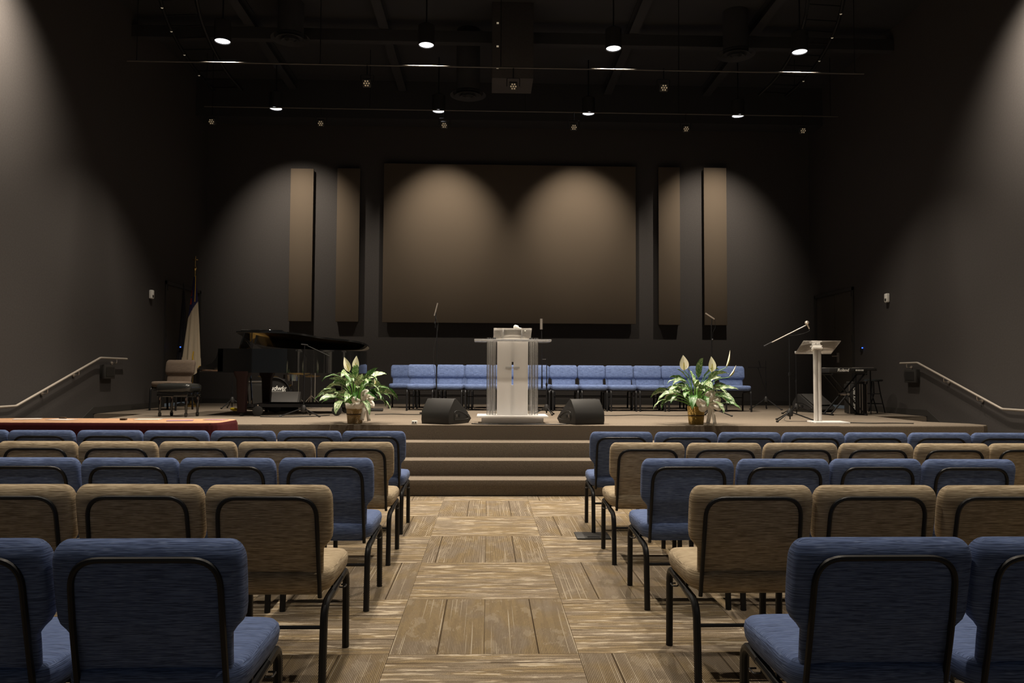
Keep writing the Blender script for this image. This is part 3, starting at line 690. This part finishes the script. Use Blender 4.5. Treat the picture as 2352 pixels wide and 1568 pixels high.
# keyboard end: cheeks, keybed, keys, fallboard
ck = [(-4.24, .655), (-4.25, .735), (-4.16, .75), (-4.06, .78), (-4.0, .86), (-3.975, 1.0), (-3.9, 1.0), (-3.9, .655)]
for y0 in (11.55, 13.0):
    MB().prism([(x+3.3, z) for x, z in ck], .06, M.Translation((0, y0-12.3+.06, 0)) @ M.Rotation(pi/2, 4, 'X'), bev=.006).build('cheek_arm', 'gloss', pn)
MB().box((-.79, 0, .675), (.34, 1.40, .05)).build('keybed', 'gloss', pn)
MB().box((-.85, 0, .725), (.15, 1.25, .03)).build('white_keys', 'key', pn)
MB().box((-.81, 0, .745), (.09, 1.22, .012)).build('black_keys', 'blk', pn)
MB().box((-.685, 0, .86), (.03, 1.40, .28)).build('fallboard', 'gloss', pn)
MB().box((-.50, .05, 1.10), (.02, .62, .22), rot=M.Rotation(R(18), 4, 'Y'), bev=.004).build('music_desk', 'gloss', pn)
for lx, ly, tw in ((-.34, -.66, 1), (-.34, .62, 1), (.92, .18, 1)):
    lg = MB().loft([superring(lx, ly, z, w_, w_*.9, 20, 6) for z, w_ in ((.665, .115), (.62, .11), (.55, .078), (.12, .062), (.06, .06))]).build('leg', 'darkred' if lx < 0 else 'gloss', pn)
    MB().tube([(lx-.02, ly, .04), (lx+.02, ly, .04)], .04, 16).lathe([(.03, 0), (.03, .03)], (lx, ly, .05), 10).build('caster', 'blk', lg)
ly = MB().tube([(-.46, .1, .66), (-.42, .1, .12)], .012).tube([(-.46, -.1, .66), (-.42, -.1, .12)], .012).box((-.43, 0, .12), (.10, .28, .05), bev=.008).build('pedal_lyre', 'gloss', pn)
for k in (-1, 0, 1): MB().box((-.52, k*.07, .10), (.12, .022, .012), bev=.004).build('pedal', 'brass', ly)
# dolly under the piano
dl = empty('piano_dolly', (-3.3, 12.3, ZS), 0, 'low black wheeled dolly frame under the grand piano', 'dolly')
MB().box((.40, -.58, .155), (1.5, .045, .045)).box((.42, .30, .155), (1.40, .045, .045)).box((-.2, -.2, .155), (.045, .86, .045)).build('frame', 'leg', dl)
for x, y in ((-.12, -.62), (1.02, -.45), (1.02, .34), (-.12, .36)):
    wl = MB().lathe([(.055, -.025), (.075, -.018), (.075, .018), (.055, .025)], (0, 0, 0), 20, mat=M.Translation((x, y, .076)) @ M.Rotation(pi/2, 4, 'X')).build('wheel', 'blk', dl)
    MB().tube([(x, y, .07), (x, y, .17)], .012).build('fork', 'steel', wl)
# bench
bn = empty('piano_bench', (-4.52, 11.52, ZS), R(-14), 'tufted black leather piano bench', 'bench')
cu = []
MB().loft([superring(0, 0, z, a, b_, 36, 6) for z, a, b_ in ((.36, .255, .175), (.38, .27, .19), (.42, .275, .195), (.455, .272, .19), (.475, .25, .17), (.485, .18, .12))]).build('cushion', 'gloss_bench', bn, sharp=60)
for x in (-.09, .09):
    for y in (-.06, .06): MB().lathe([(.012, 0), (.008, .006)], (x, y, .482), 10).build('button', 'blk', bn)
MB().box((0, 0, .325), (.50, .34, .07), bev=.008).build('apron', 'gloss', bn)
for x in (-.215, .215):
    for y in (-.135, .135):
        MB().lathe([(.016, 0), (.024, .012), (.024, .05), (.016, .06), (.019, .11), (.026, .30), (.026, .32)], (x, y, 0), 14).build('leg', 'gloss', bn)
for s in (-1, 1): MB().lathe([(.03, 0), (.03, .02)], (0, 0, 0), 14, mat=M.Translation((s*.255, 0, .33)) @ M.Rotation(s*pi/2, 4, 'Y')).build('adjusting_knob', 'gloss', bn)

# ---------------------------------------------------------------- drums behind the piano
bd = empty('bass_drum', (-3.82, 14.2, ZS), R(3), 'black bass drum with white lettering behind the piano', 'drum')
RX = M.Translation((0, 0, .29)) @ M.Rotation(pi/2, 4, 'X')
MB().lathe([(.265, -.2), (.265, .2)], n=40, mat=RX).build('shell', 'gloss', bd)
MB().lathe([(.262, .195), (.262, .203), (.05, .206)], n=40, mat=RX).build('drum_head', 'blk', bd)
MB().lathe([(.266, .185), (.285, .19), (.285, .225), (.270, .228), (.266, .2)], n=40, cap=False, mat=RX).build('hoop', 'blk', bd)
text_obj('lettering', 'Ludwig', .118, 'white', bd, M.Translation((.03, -.209, .372)) @ UPR, .25, .001, .003, 1.0)
MB().box((.01, -.209, .315), (.34, .002, .008)).build('underline', 'white', bd)
for k in range(8):
    a = k*pi/4+.2; MB().box((cos(a)*.286, -.14, .29+sin(a)*.286), (.02, .07, .02), rot=M.Rotation(-a, 4, 'Y')).build('tension_claw', 'chrome', bd)
am = empty('amplifier', (-4.02, 13.75, ZS), 0, 'dark box amplifier behind the front piano leg', 'amplifier')
MB().box((0, 0, .26), (.34, .28, .50), bev=.012).build('cabinet', 'blk', am); MB().box((0, -.142, .24), (.28, .006, .38)).build('grille', 'blkgrille', am); MB().box((0, -.143, .49), (.30, .006, .012)).build('trim_strip', 'steel', am)
def cymbal(loc, z, r, tilt, label):
    c_ = empty('cymbal_stand', (loc[0], loc[1], ZS), 0, label, 'cymbal', 'cymbals of the drum kit')
    for k in range(3):
        a = k*2.1+.4; MB().tube([(0, 0, .22), (cos(a)*.24, sin(a)*.24, .01)], .008).build('leg', 'chrome', c_)
    MB().tube([(0, 0, .08), (0, 0, z+.04)], .010).build('pole', 'chrome', c_)
    MB().lathe([(.02, .022), (.045, .014), (.06, .006), (r, -.012), (r, -.015), (.06, .002)], (0, 0, z), 32, mat=M.Rotation(tilt, 4, 'X') @ M.Rotation(tilt*.5, 4, 'Y')).build('cymbal', 'brass', c_)
cymbal((-3.40, 14.05), .66, .20, R(7), 'brass cymbal on the right pole stand behind the piano')
cymbal((-3.42, 15.15), .60, .18, R(-5), 'brass cymbal farther back on the left pole stand behind the piano')
cymbal((-4.12, 14.7), .59, .19, R(6), 'brass cymbal above the bass drum behind the piano')
sn = empty('snare_drum', (-3.80, 15.2, ZS), 0, 'small chrome snare drum on legs behind the bass drum', 'drum')
MB().lathe([(.17, .5), (.17, .62)], n=30).build('shell', 'chrome', sn)
for k in range(3):
    a = k*2.1; MB().tube([(0, 0, .3), (cos(a)*.22, sin(a)*.22, .01)], .009).build('leg', 'chrome', sn)
MB().tube([(0, 0, .2), (0, 0, .5)], .012).build('pole', 'chrome', sn)
tag(MB().tube([(cos(a)*.10+.02*sin(3*a), sin(a)*.07, .025+.012*sin(2*a)) for a in [k*2*pi/40 for k in range(40)]], .020, 8, closed=True).build('cable_coil', 'yellow', loc=(-4.22, 13.3, ZS)), 'yellow coiled cable on the stage floor beside the piano leg', 'cable')
blk = empty('speaker_cabinet', (-2.02, 13.45, ZS), R(6), 'low black plate base beyond the left lily', 'stand base')
MB().box((0, 0, .02), (.44, .34, .04), bev=.006).build('base_plate', 'blk', blk); MB().tube([(0, 0, .04), (0, 0, .55)], .05, 16).build('post', 'blk', blk)
blk.name = 'pedestal'

# ---------------------------------------------------------------- flags in the left corner
fg = empty('flag', (-5.62, 14.95, ZS), 0, 'white and navy flag draped on a gold pole topped by a cross', 'flag')
MB().lathe([(.14, 0), (.14, .03), (.05, .07), (.03, .12)], n=24).build('base', 'brass', fg)
MB().tube([(0, 0, .1), (0, 0, 2.62)], .013, 12).build('pole', 'brass', fg)
MB().lathe([(.0142, 2.60), (.03, 2.64), (.014, 2.68)], n=14).box((0, 0, 2.78), (.02, .014, .20), bev=.003).box((0, 0, 2.81), (.10, .014, .018), bev=.003).build('cross_finial', 'brass', fg)
def drape(root, z0, z1, w0, w1, name, mats, fn, nz=90, nu=72, ox=0, folds=7, ph=0):
    rows = []
    for j in range(nz+1):
        t = j/nz; z = z1+(z0-z1)*t; w_ = w0+(w1-w0)*t**.8; row = []
        for i in range(nu):
            a = 2*pi*i/nu; r_ = w_*(1+.22*t*sin(folds*a+ph+t*1.5)+.06*sin(3*a+t*4))+.004
            zz = z + (.10*t*t*sin(a*2+1) if t > .9 else 0)
            row.append(V((ox*t + cos(a)*r_*1.0, sin(a)*r_*.55, zz)))
        rows.append(row+[row[0]])
    mb_ = MB(); mb_.grid(rows)
    bmesh.ops.remove_doubles(mb_.bm, verts=mb_.bm.verts, dist=1e-6)
    for f in mb_.bm.faces:
        c_ = f.calc_center_median(); f.material_index = fn(c_)
    return mb_.build(name, mats, root, sharp=80)
def flagmat(c):
    edge = 1.82 + (c.x+.03)*1.9
    if c.x > .105 and c.z < 1.0: return 3 if c.z < .78 else 1
    if c.z > edge+.0 and c.z > 1.45:
        return 2 if (c.x < -.035 and c.z > 1.95 and c.z < 2.22 and not 2.07 < c.z < 2.11) else 0
    return 1
drape(fg, .70, 2.48, .018, .155, 'cloth', ['navy', 'whitecloth', 'redcloth', 'fringe'], flagmat, ox=-.03)
MB().tube(spline([(.02, -.02, 2.50), (.025, -.03, 2.3), (.02, -.03, 2.0)], 5), .008, 6).tube(spline([(.04, -.09, 1.05), (.03, -.10, .95), (.045, -.10, .85)], 5), .012, 6).build('cord_tassel', 'fringe', fg)
dk = empty('flag', (-5.94, 15.25, ZS), 0, 'dark furled flag on a black pole, left of the white flag', 'flag')
MB().lathe([(.10, 0), (.10, .03), (.03, .06)], n=20).build('base', 'blk', dk); MB().tube([(0, 0, .04), (0, 0, 2.32)], .011).build('pole', 'blk', dk)
MB().lathe([(.008, 2.3), (.022, 2.34), (.002, 2.42)], n=12).build('finial', 'blk', dk)
drape(dk, .75, 2.25, .014, .085, 'cloth', ['darkcloth'], lambda c: 0, ph=2)
def wall_led(loc, label):
    w = empty('wall_control', loc, 0, label, 'wall control', None)
    MB().box((0, 0, 0), (.03, .06, .10), bev=.004).build('housing', 'blk', w)
    MB().lathe([(.012, -.010), (.012, .010)], (0, 0, 0), 10, mat=M.Translation((0, -.03, .02)) @ M.Rotation(pi/2, 4, 'X')).build('indicator', 'blueled', w)
wall_led((XR-.016, 14.45, 1.88), 'black wall control with blue indicator on the right wall')
wb = MB().box((0, -.17*.5, 1.14), (.045, .03, .05), bev=.004).build('clip', 'blk', dk); MB().lathe([(.012, 0), (.012, .01)], (0, 0, 0), 10, mat=M.Translation((0, -.098, 1.14)) @ M.Rotation(pi/2, 4, 'X')).build('indicator_light', 'blueled', wb)  # receiver with a blue LED; its mount on the flag pole is made up

# wall sensors
def sensor(x, y, z, sg, label):
    s_ = empty('motion_sensor', (x, y, z), 0, label, 'sensor')
    MB().box((sg*.035, 0, 0), (.07, .085, .16), bev=.018, seg=3).build('housing', 'white', s_)
    MB().box((sg*.066, -.01, -.035), (.012, .05, .05), bev=.004).build('lens', 'blkgrille', s_)
sensor(XL, 14.1, 2.77, 1, 'white motion sensor on the left wall')
sensor(XR, 13.45, 2.75, -1, 'white motion sensor on the right wall')
# shadows under the rail ends, modelled as dark plates
def shadowplate(x, y, sg, label):
    w = empty('shadow_plate', (x, y, 1.37), 0, label, 'shadow plate')
    MB().box((sg*.04, 0, 0), (.08, .34, .22), bev=.006).build('housing', 'trim', w); MB().box((sg*.083, 0, 0), (.006, .26, .14)).build('cover', 'blk', w)  # both boxes, cover included, stand in for the shadow on the wall
shadowplate(XR, 12.67, -1, 'dark plate for the shadow on the right wall below the handrail end')
shadowplate(XL, 12.55, 1, 'dark plate for the shadow on the left wall below the handrail end')
# handrails
def rail(sg, x, ys, label, br):
    h_ = empty('handrail', (0, 0, 0), 0, label, 'handrail')
    MB().tube(fillet([(x, ys[0], 1.585), (x, ys[1], 1.585), (x, ys[2], .92), (x, ys[3], .92)], .03, 4), .0165, 12).build('rail', 'railm', h_)
    for y, z in br: MB().tube(fillet([(x, y, z-.015), (x, y, z-.075), (x+sg*.075, y, z-.075)], .02, 4), .008, 8).tube([(x+sg*.07, y, z-.075), (x+sg*.083, y, z-.075)], .03, 12).build('bracket', 'steel', h_)
def zon(y, a, b_): return .92 + (1.585-.92)*(y-b_)/(a-b_)
rail(1, XR-.085, (12.95, 12.42, 10.36, 8.9), 'metal handrail on the right wall descending from the stage', [(12.75, 1.585), (11.7, zon(11.7, 12.42, 10.36)), (10.9, zon(10.9, 12.42, 10.36)), (9.8, .92)])
rail(-1, XL+.085, (13.1, 12.22, 10.10, 8.7), 'metal handrail on the left wall descending from the stage', [(12.75, 1.585), (11.6, zon(11.6, 12.22, 10.1)), (10.8, zon(10.8, 12.22, 10.1)), (9.6, .92)])

# ---------------------------------------------------------------- keyboards, case, stool on the right
kb = empty('stage_keyboard', (5.88, 12.62, ZS), R(4), 'black stage keyboard with pale lettering on an X stand', 'keyboard')
MB().box((0, 0, .735), (.66, .30, .08), bev=.01).build('body', 'blk', kb)
MB().box((0, .09, .776), (.60, .10, .006)).build('white_keys', 'key', kb)
text_obj('lettering', 'Roland', .07, 'white', kb, M.Translation((-.09, -.152, .738)) @ UPR, .2, .001, .001)
ml = MB()
for k in range(6): ml.box((.135+k*.024, -.1515, .738), (.011 if k % 2 else .015, .002, .026), rot=M.Rotation(R(12), 4, 'Y'))
ml.build('model_marking', 'white', kb)
ks = empty('keyboard_stand', (5.88, 12.62, ZS), R(4), 'black X-shaped stand under the stage keyboard', 'stand')
for y in (-.10, .12):
    MB().tube([(-.28, y, .02), (.30, y, .67)], .014, 8).build('brace', 'leg', ks); MB().tube([(.30, y, .02), (-.28, y, .67)], .014, 8).build('brace', 'leg', ks)
for x, z in ((-.28, .014), (.30, .014), (-.28, .675), (.30, .675)): MB().tube([(x, -.17, z), (x, .19, z)], .014, 8).build('crossbar', 'leg', ks)
MB().tube([(.01, -.13, .345), (.01, .15, .345)], .02).build('pivot', 'steel', ks)
k2 = empty('stage_keyboard', (6.36, 12.92, ZS), R(-8), 'second dark keyboard with pale edge, angled behind the first', 'keyboard')
MB().box((0, 0, .76), (.36, .24, .05), bev=.006).build('body', 'blk', k2); MB().box((0, -.0, .788), (.34, .02, .006)).build('pale_edge', 'steel', k2)
MB().box((0, .06, .787), (.30, .08, .004)).build('white_keys', 'key', k2)
for x in (-.12, .12): MB().tube([(x, .02, 0), (x, .02, .735)], .012).build('leg', 'leg', k2)
cs_ = empty('equipment_case', (6.33, 13.15, ZS), R(-6), 'tall black equipment case with pale vertical lettering', 'case')
MB().box((0, 0, .26), (.30, .24, .50), bev=.008).build('shell', 'blk', cs_)
for x in (-.145, .03, .07, .145): MB().box((x, -.122, .26), (.010, .008, .50)).build('metal_edge', 'steel', cs_)
text_obj('lettering', 'PHENYX PRO', .062, 'white', cs_, M.Translation((-.055, -.1225, .26)) @ UPR @ M.Rotation(pi/2, 4, 'Z'), 0, .001, .001)
MB().box((0, 0, .53), (.24, .20, .04), bev=.006).build('lid', 'blkgrille', cs_)
for x, y in ((-.1, -.08), (.1, -.08), (-.1, .08), (.1, .08)): MB().lathe([(.018, 0), (.018, .012)], (x, y, 0), 10).build('foot', 'blk', cs_)
so = empty('stool', (6.70, 13.28, ZS), R(10), 'dark round stool with thin legs right of the equipment case', 'stool')
MB().lathe([(.15, .55), (.165, .56), (.165, .585), (.15, .595), (.05, .60)], n=28).build('seat', 'gloss_bench', so)
for k in range(4):
    a = pi/4+k*pi/2; MB().tube([(cos(a)*.09, sin(a)*.09, .55), (cos(a)*.12, sin(a)*.12, .34), (cos(a+.5)*.2, sin(a+.5)*.2, .012)], .010).build('leg', 'leg', so)
MB().tube([(cos(a)*.155, sin(a)*.155, .17) for a in [k*2*pi/24 for k in range(24)]], .006, 6, closed=True).tube([(cos(a)*.115, sin(a)*.115, .34) for a in [k*2*pi/24 for k in range(24)]], .006, 6, closed=True).build('foot_ring', 'leg', so)
# floor box in the aisle
fb = empty('floor_box', (.885, 6.52, 0), R(0), 'thin black floor box plate under the right aisle chair', 'floor box')
MB().box((0, 0, .006), (.28, .26, .012), bev=.002).build('cover', 'blk', fb); MB().box((0, -.08, .0125), (.10, .03, .003)).build('latch', 'leg', fb)
tag(fb, 'thin black floor box plate at the foot of the right front aisle chair')

# cables on the stage
def cable(pts, label, r=.006):
    tag(MB().tube(spline([(x, y, ZS+r*1.05) for x, y in pts], 6), r, 6).build('floor_cable', 'cable'), label, 'cable', 'cables on the stage floor')
cable([(4.42, 10.42), (4.7, 10.34), (4.95, 10.40), (5.2, 10.32), (5.45, 10.36), (5.75, 10.30)], 'thin black cable running right from the clear tray lectern')
cable([(-.2, 9.95), (-.1, 9.86), (.1, 9.84), (.5, 9.83), (.9, 9.86), (1.05, 9.92)], 'black cable in front of the podium joining the two monitors')
cable([(1.5, 12.2), (2.0, 12.1), (2.4, 12.3), (2.9, 12.1), (3.4, 12.25)], 'thin cable on the stage floor before the right stage chairs')
cable([(-1.75, 12.15), (-1.5, 12.3), (-1.2, 12.2), (-.85, 12.28)], 'short cable loop beside the leftmost stage chairs')
cable([(-3.3, 11.4), (-2.95, 11.35), (-2.6, 11.5), (-2.4, 11.9)], 'cable trailing from the piano front leg')

# ---------------------------------------------------------------- table with red cloth at the left
TZ = .81
tb = empty('folding_table', (-4.43, 9.12, 0), 0, 'long table under the red cloth at the left stage front', 'table')
MB().box((0, 0, TZ-.03), (2.7, .74, .03)).build('tabletop', 'wood', tb)
for x in (-1.2, 1.2):
    for y in (-.3, .3): MB().tube([(x, y, 0), (x, y, TZ-.04)], .014).build('leg', 'leg', tb)
def clothring(grow, z, n=120, wav=0):
    pts = []
    for k in range(n):
        a = 2*pi*k/n; ca, sa = cos(a), sin(a); e = 9
        x = math.copysign(abs(ca)**(2/e), ca)*(1.43+grow); y = math.copysign(abs(sa)**(2/e), sa)*(.40+grow*.9)
        w_ = 1+wav*sin(k*.9)*.02+wav*.012*sin(k*2.3)
        pts.append((-4.43+x*(1+wav*.006*sin(k*.7)), 9.12+y*w_*(1 if wav == 0 else 1+.02*sin(k*1.7)), z))
    return pts
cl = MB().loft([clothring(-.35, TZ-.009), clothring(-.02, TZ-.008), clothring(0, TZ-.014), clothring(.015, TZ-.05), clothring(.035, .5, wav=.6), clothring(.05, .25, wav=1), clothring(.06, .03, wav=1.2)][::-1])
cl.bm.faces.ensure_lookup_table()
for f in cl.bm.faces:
    if f.calc_center_median().z > TZ-.012: f.material_index = 1  # lit velvet sheen painted tan on the top faces
cl = cl.build('tablecloth', ['red', 'tan'], sharp=70); tag(cl, 'dark red cloth with top sheen painted tan draped over the long table at the left', 'tablecloth')
for x, y, w_, d_, rz, m_, lb in ((-3.55, 9.1, .28, .21, .3, 'magenta', 'purplish paper sheet nearest the right end of the red table'), (-3.2, 9.26, .24, .16, -.2, 'magenta', 'purplish paper sheet at the far right corner of the red table'), (-4.0, 9.3, .28, .2, .1, 'paper', 'pale paper sheet on the middle of the red table'), (-4.95, 9.2, .28, .2, -.2, 'paper', 'pale paper sheet toward the left of the red table'), (-5.4, 9.3, .28, .2, .4, 'paper', 'pale paper sheet at the left frame edge on the red table')):
    tag(MB().box((0, 0, 0), (w_, d_, .003)).build('paper_sheet', m_, loc=(x, y, TZ-.0055), rz=rz), lb, 'paper')
for x, y, lb in ((-4.22, 9.15, 'small dark block on the red table, the right one'), (-5.02, 9.35, 'small dark block on the red table, the left one')):
    tag(MB().box((0, 0, 0), (.07, .045, .02), bev=.003).build('small_block', 'dkbrown', loc=(x, y, TZ+.003)), lb, 'block')

# ---------------------------------------------------------------- ceiling equipment
lamp_y = (2.45, 5.3, 9.05, 11.8, 14.8)
lamp_x = (-4.1, -.98, 1.93, 4.87)
lamp0 = wash = mid = None
names = {2.45: 'outside the frame over the nearest chairs', 5.3: 'outside the frame over the middle chairs', 9.05: 'outside the frame above the stage edge', 11.8: 'front row over the stage', 14.8: 'row close to the back wall'}
for yy in lamp_y:
    for i, xx in enumerate(lamp_x):
        lab = 'round black ceiling can light, %s, %s' % (names[yy], ['far left', 'second from left', 'second from right', 'far right'][i])
        if lamp0 is None:
            lamp0 = empty('ceiling_light', (xx, yy, 6.44), 0, lab, 'ceiling light', 'round can lights over the stage')
            MB().lathe([(.115, 0), (.125, 0), (.125, .30), (.06, .33), (.0601, .34)], n=28, cap=False).build('housing', 'blk', lamp0, solid=.004)
            MB().lathe([(.112, .012), (.112, .016)], n=28).build('lens', 'disc', lamp0)
            MB().tube([(0, 0, .33), (0, 0, ZC-6.44)], .012).build('stem', 'leg', lamp0)
            ldt = bpy.data.lights.new('can_beam', 'SPOT'); ldt.energy = LAMP_W*.38; ldt.color = LAMP_COL; ldt.spot_size = R(84); ldt.spot_blend = 1; ldt.shadow_soft_size = .06
            mid2 = ldt.copy(); mid2.energy = LAMP_W*.95; mid2.spot_size = R(112); mid2.spot_blend = .6; mid3 = ldt.copy(); mid3.energy = LAMP_W*.75; mid3.spot_size = R(76); near2 = ldt.copy(); near2.energy = LAMP_W*.62; near2.spot_size = R(68)
            lo = bpy.data.objects.new('can_beam', ldt); C.objects.link(lo); lo.parent = lamp0; lo.location = (0, 0, -.02)
        else:
            lc_ = copy_tree(lamp0, (xx, yy, 6.44), 0, lab)
            if yy > 14:      # the rear row leans toward the back wall
                for ch in lc_.children:
                    if ch.type == 'LIGHT':
                        if wash is None: wash = ch.data.copy(); wash.spot_size = R(68); wash.spot_blend = 1; wash.energy = LAMP_W*.60
                        ch.data = wash; ch.rotation_euler = (R(42), 0, 0)
                        if i in (0, 3): ch.data = wash.copy(); ch.data.spot_size = R(74); ch.rotation_euler = (R(42), 0, 0)
            elif yy > 10:
                for ch in lc_.children:
                    if ch.type == 'LIGHT':
                        if mid is None: mid = ch.data.copy(); mid.spot_size = R(98); mid.spot_blend = .6; mid.energy = LAMP_W*1.4
                        ch.data = mid3 if i in (0, 3) else mid
                        if i in (0, 3): ch.data = mid3.copy(); ch.data.spot_size = R(94); ch.data.spot_blend = .8
            elif yy > 4 and yy < 7:
                for ch in lc_.children:
                    if ch.type == 'LIGHT': ch.data = near2
            elif yy > 7:
                for ch in lc_.children:
                    if ch.type == 'LIGHT': ch.data = mid3 if i in (0, 3) else mid2
# wall wash lamps near the side walls over the audience
for sg, x in ((-1, XL+1.1), (1, XR-1.1)):
    wl_ = copy_tree(lamp0, (x, 8.9, 6.44), 0, 'round black ceiling can light outside the frame beside the %s wall' % ('left' if sg < 0 else 'right'))
    for ch in wl_.children:
        if ch.type == 'LIGHT':
            ch.data = wash.copy(); ch.data.spot_size = R(108); ch.data.energy = LAMP_W*1.2; ch.rotation_euler = (R(6), R(-sg*50), 0)
def pipe(y, z, x0, x1, label):
    p = empty('lighting_pipe', (0, y, z), 0, label, 'lighting pipe', 'lighting pipes under the ceiling')
    MB().tube([(x0, 0, 0), (x1, 0, 0)], .012, 12).build('pipe', 'pipe', p)
    for k in range(5):
        x = x0+.15+(x1-x0-.3)*k/4; MB().tube([(x, 0, 0), (x, 0, ZC-z)], .006).build('hanger_rod', 'leg', p)
pipe(11.82, 6.12, -5.55, 5.9, 'long pale lighting pipe catching lamp glare, nearer the camera')
pipe(14.5, 6.36, -5.35, 6.72, 'long thin lighting pipe nearer the back wall')
par0 = None
for (x, y, z, lb) in [(-1.89, 11.82, 5.84, 'left of the three nearer LED spotlights'), (.37, 11.82, 5.83, 'middle of the three nearer LED spotlights'), (2.72, 11.82, 5.85, 'right of the three nearer LED spotlights')] + \
        [(q, 14.5, 6.08, 'LED spotlight on the rear pipe, %s from the left' % w) for q, w in zip((-5.2, -3.17, -.85, 1.61, 3.76, 6.02), ('first', 'second', 'third', 'fourth', 'fifth', 'sixth'))]:
    if par0 is None:
        par0 = empty('led_spotlight', (x, y, z), 0, lb, 'spotlight', 'seven-lens LED spotlights on the pipes')
        rr = M.Rotation(R(-62), 4, 'X')
        MB().box((0, .0, .0), (.125, .125, .09), rot=rr, bev=.010).build('housing', 'blk', par0)
        for k in range(7):
            a = k*pi/3; px, py = (0, 0) if k == 6 else (cos(a)*.037, sin(a)*.037)
            MB().lathe([(.0125, 0), (.010, .006)], (0, 0, 0), 12, mat=rr @ M.Rotation(pi, 4, 'X') @ M.Translation((px, py, .045))).build('lens', 'ledglow', par0)
        MB().tube(fillet([(-.1, .02, 0), (-.1, .02, .13), (.1, .02, .13), (.1, .02, 0)], .02, 3), .006, 6).tube([(0, .0, .13), (0, 0, .30)], .010).build('yoke', 'leg', par0)
    else: copy_tree(par0, (x, y, z), 0, lb)
dr = empty('air_duct', (.38, 12.5, 0), 0, 'square dark duct box in the ceiling centre with three painted glints', 'duct')
MB().box((0, .35, (6.22+ZC)/2), (.68, .68, ZC-6.22), bev=.005).build('casing', 'wall', dr)
for z in (6.39, 6.75, 7.14): MB().box((-.25, .006, z), (.036, .012, .026)).build('small_glow', 'dot', dr)  # small reflections on the casing, added as glowing boxes
def diffuser(x, y, z, label):
    d_ = empty('air_diffuser', (x, y, z), 0, label, 'air diffuser', 'round air diffusers under the ceiling')
    MB().lathe([(.19, .06), (.21, .1), (.21, ZC-z)], n=28).build('drop_duct', 'wall2', d_)
    for r_, zz in ((.32, .05), (.24, .03), (.15, .01)): MB().lathe([(r_-.05, zz+.035), (r_, zz), (r_, zz-.006), (r_-.05, zz+.028)], n=32, cap=False).build('cone_ring', 'wall2', d_)
    MB().lathe([(.05, .0), (.07, .05), (.19, .07)], n=20).build('cone_core', 'wall2', d_)
diffuser(-.38, 13.6, 6.28, 'round ceiling diffuser left of the duct box, near the back')
diffuser(4.15, 12.7, 6.72, 'round ceiling diffuser at the right')
diffuser(-3.3, 12.7, 6.85, 'round ceiling diffuser at the left')
def truss(pts, dots, sgn, label):
    t = empty('curved_truss', (0, 0, 0), 0, label, 'truss', 'curved ceiling trusses')
    P = spline(pts, 6); Q = [p+V((-sgn*.55, -.05, 0)) for p in P]
    MB().tube(P, .03, 8).tube(Q, .03, 8).build('chord', 'leg', t)
    for k in range(2, len(P)-1, 3): MB().tube([P[k], Q[k]], .012, 6).build('cross_tube', 'leg', t)
    for k in (3, len(P)-4): MB().tube([P[k], P[k]+V((0, 0, ZC-6.9))], .006, 6).build('hanger_rod', 'leg', t)
    for d_ in dots: MB().lathe([(.020, -.02), (.015, -.03)], d_, 10).build('small_glow', 'dot', t)
truss([(4.9, 10.2, 6.93), (5.38, 11.47, 6.93), (5.62, 12.3, 6.93), (5.81, 13.23, 6.93), (5.91, 14.16, 6.93), (5.9, 15.0, 6.93)], [(5.38, 11.47, 6.93), (5.62, 12.3, 6.93), (5.81, 13.23, 6.93), (5.91, 14.16, 6.93)], 1, 'curved lighting truss with small lamps at the upper right')
truss([(-4.6, 10.4, 6.93), (-4.99, 11.71, 6.93), (-5.18, 12.53, 6.93), (-5.33, 13.46, 6.93), (-5.42, 14.39, 6.93), (-5.42, 15.2, 6.93)], [(-4.99, 11.71, 6.93), (-5.18, 12.53, 6.93), (-5.33, 13.46, 6.93), (-5.42, 14.39, 6.93)], -1, 'curved lighting truss with small lamps at the upper left')
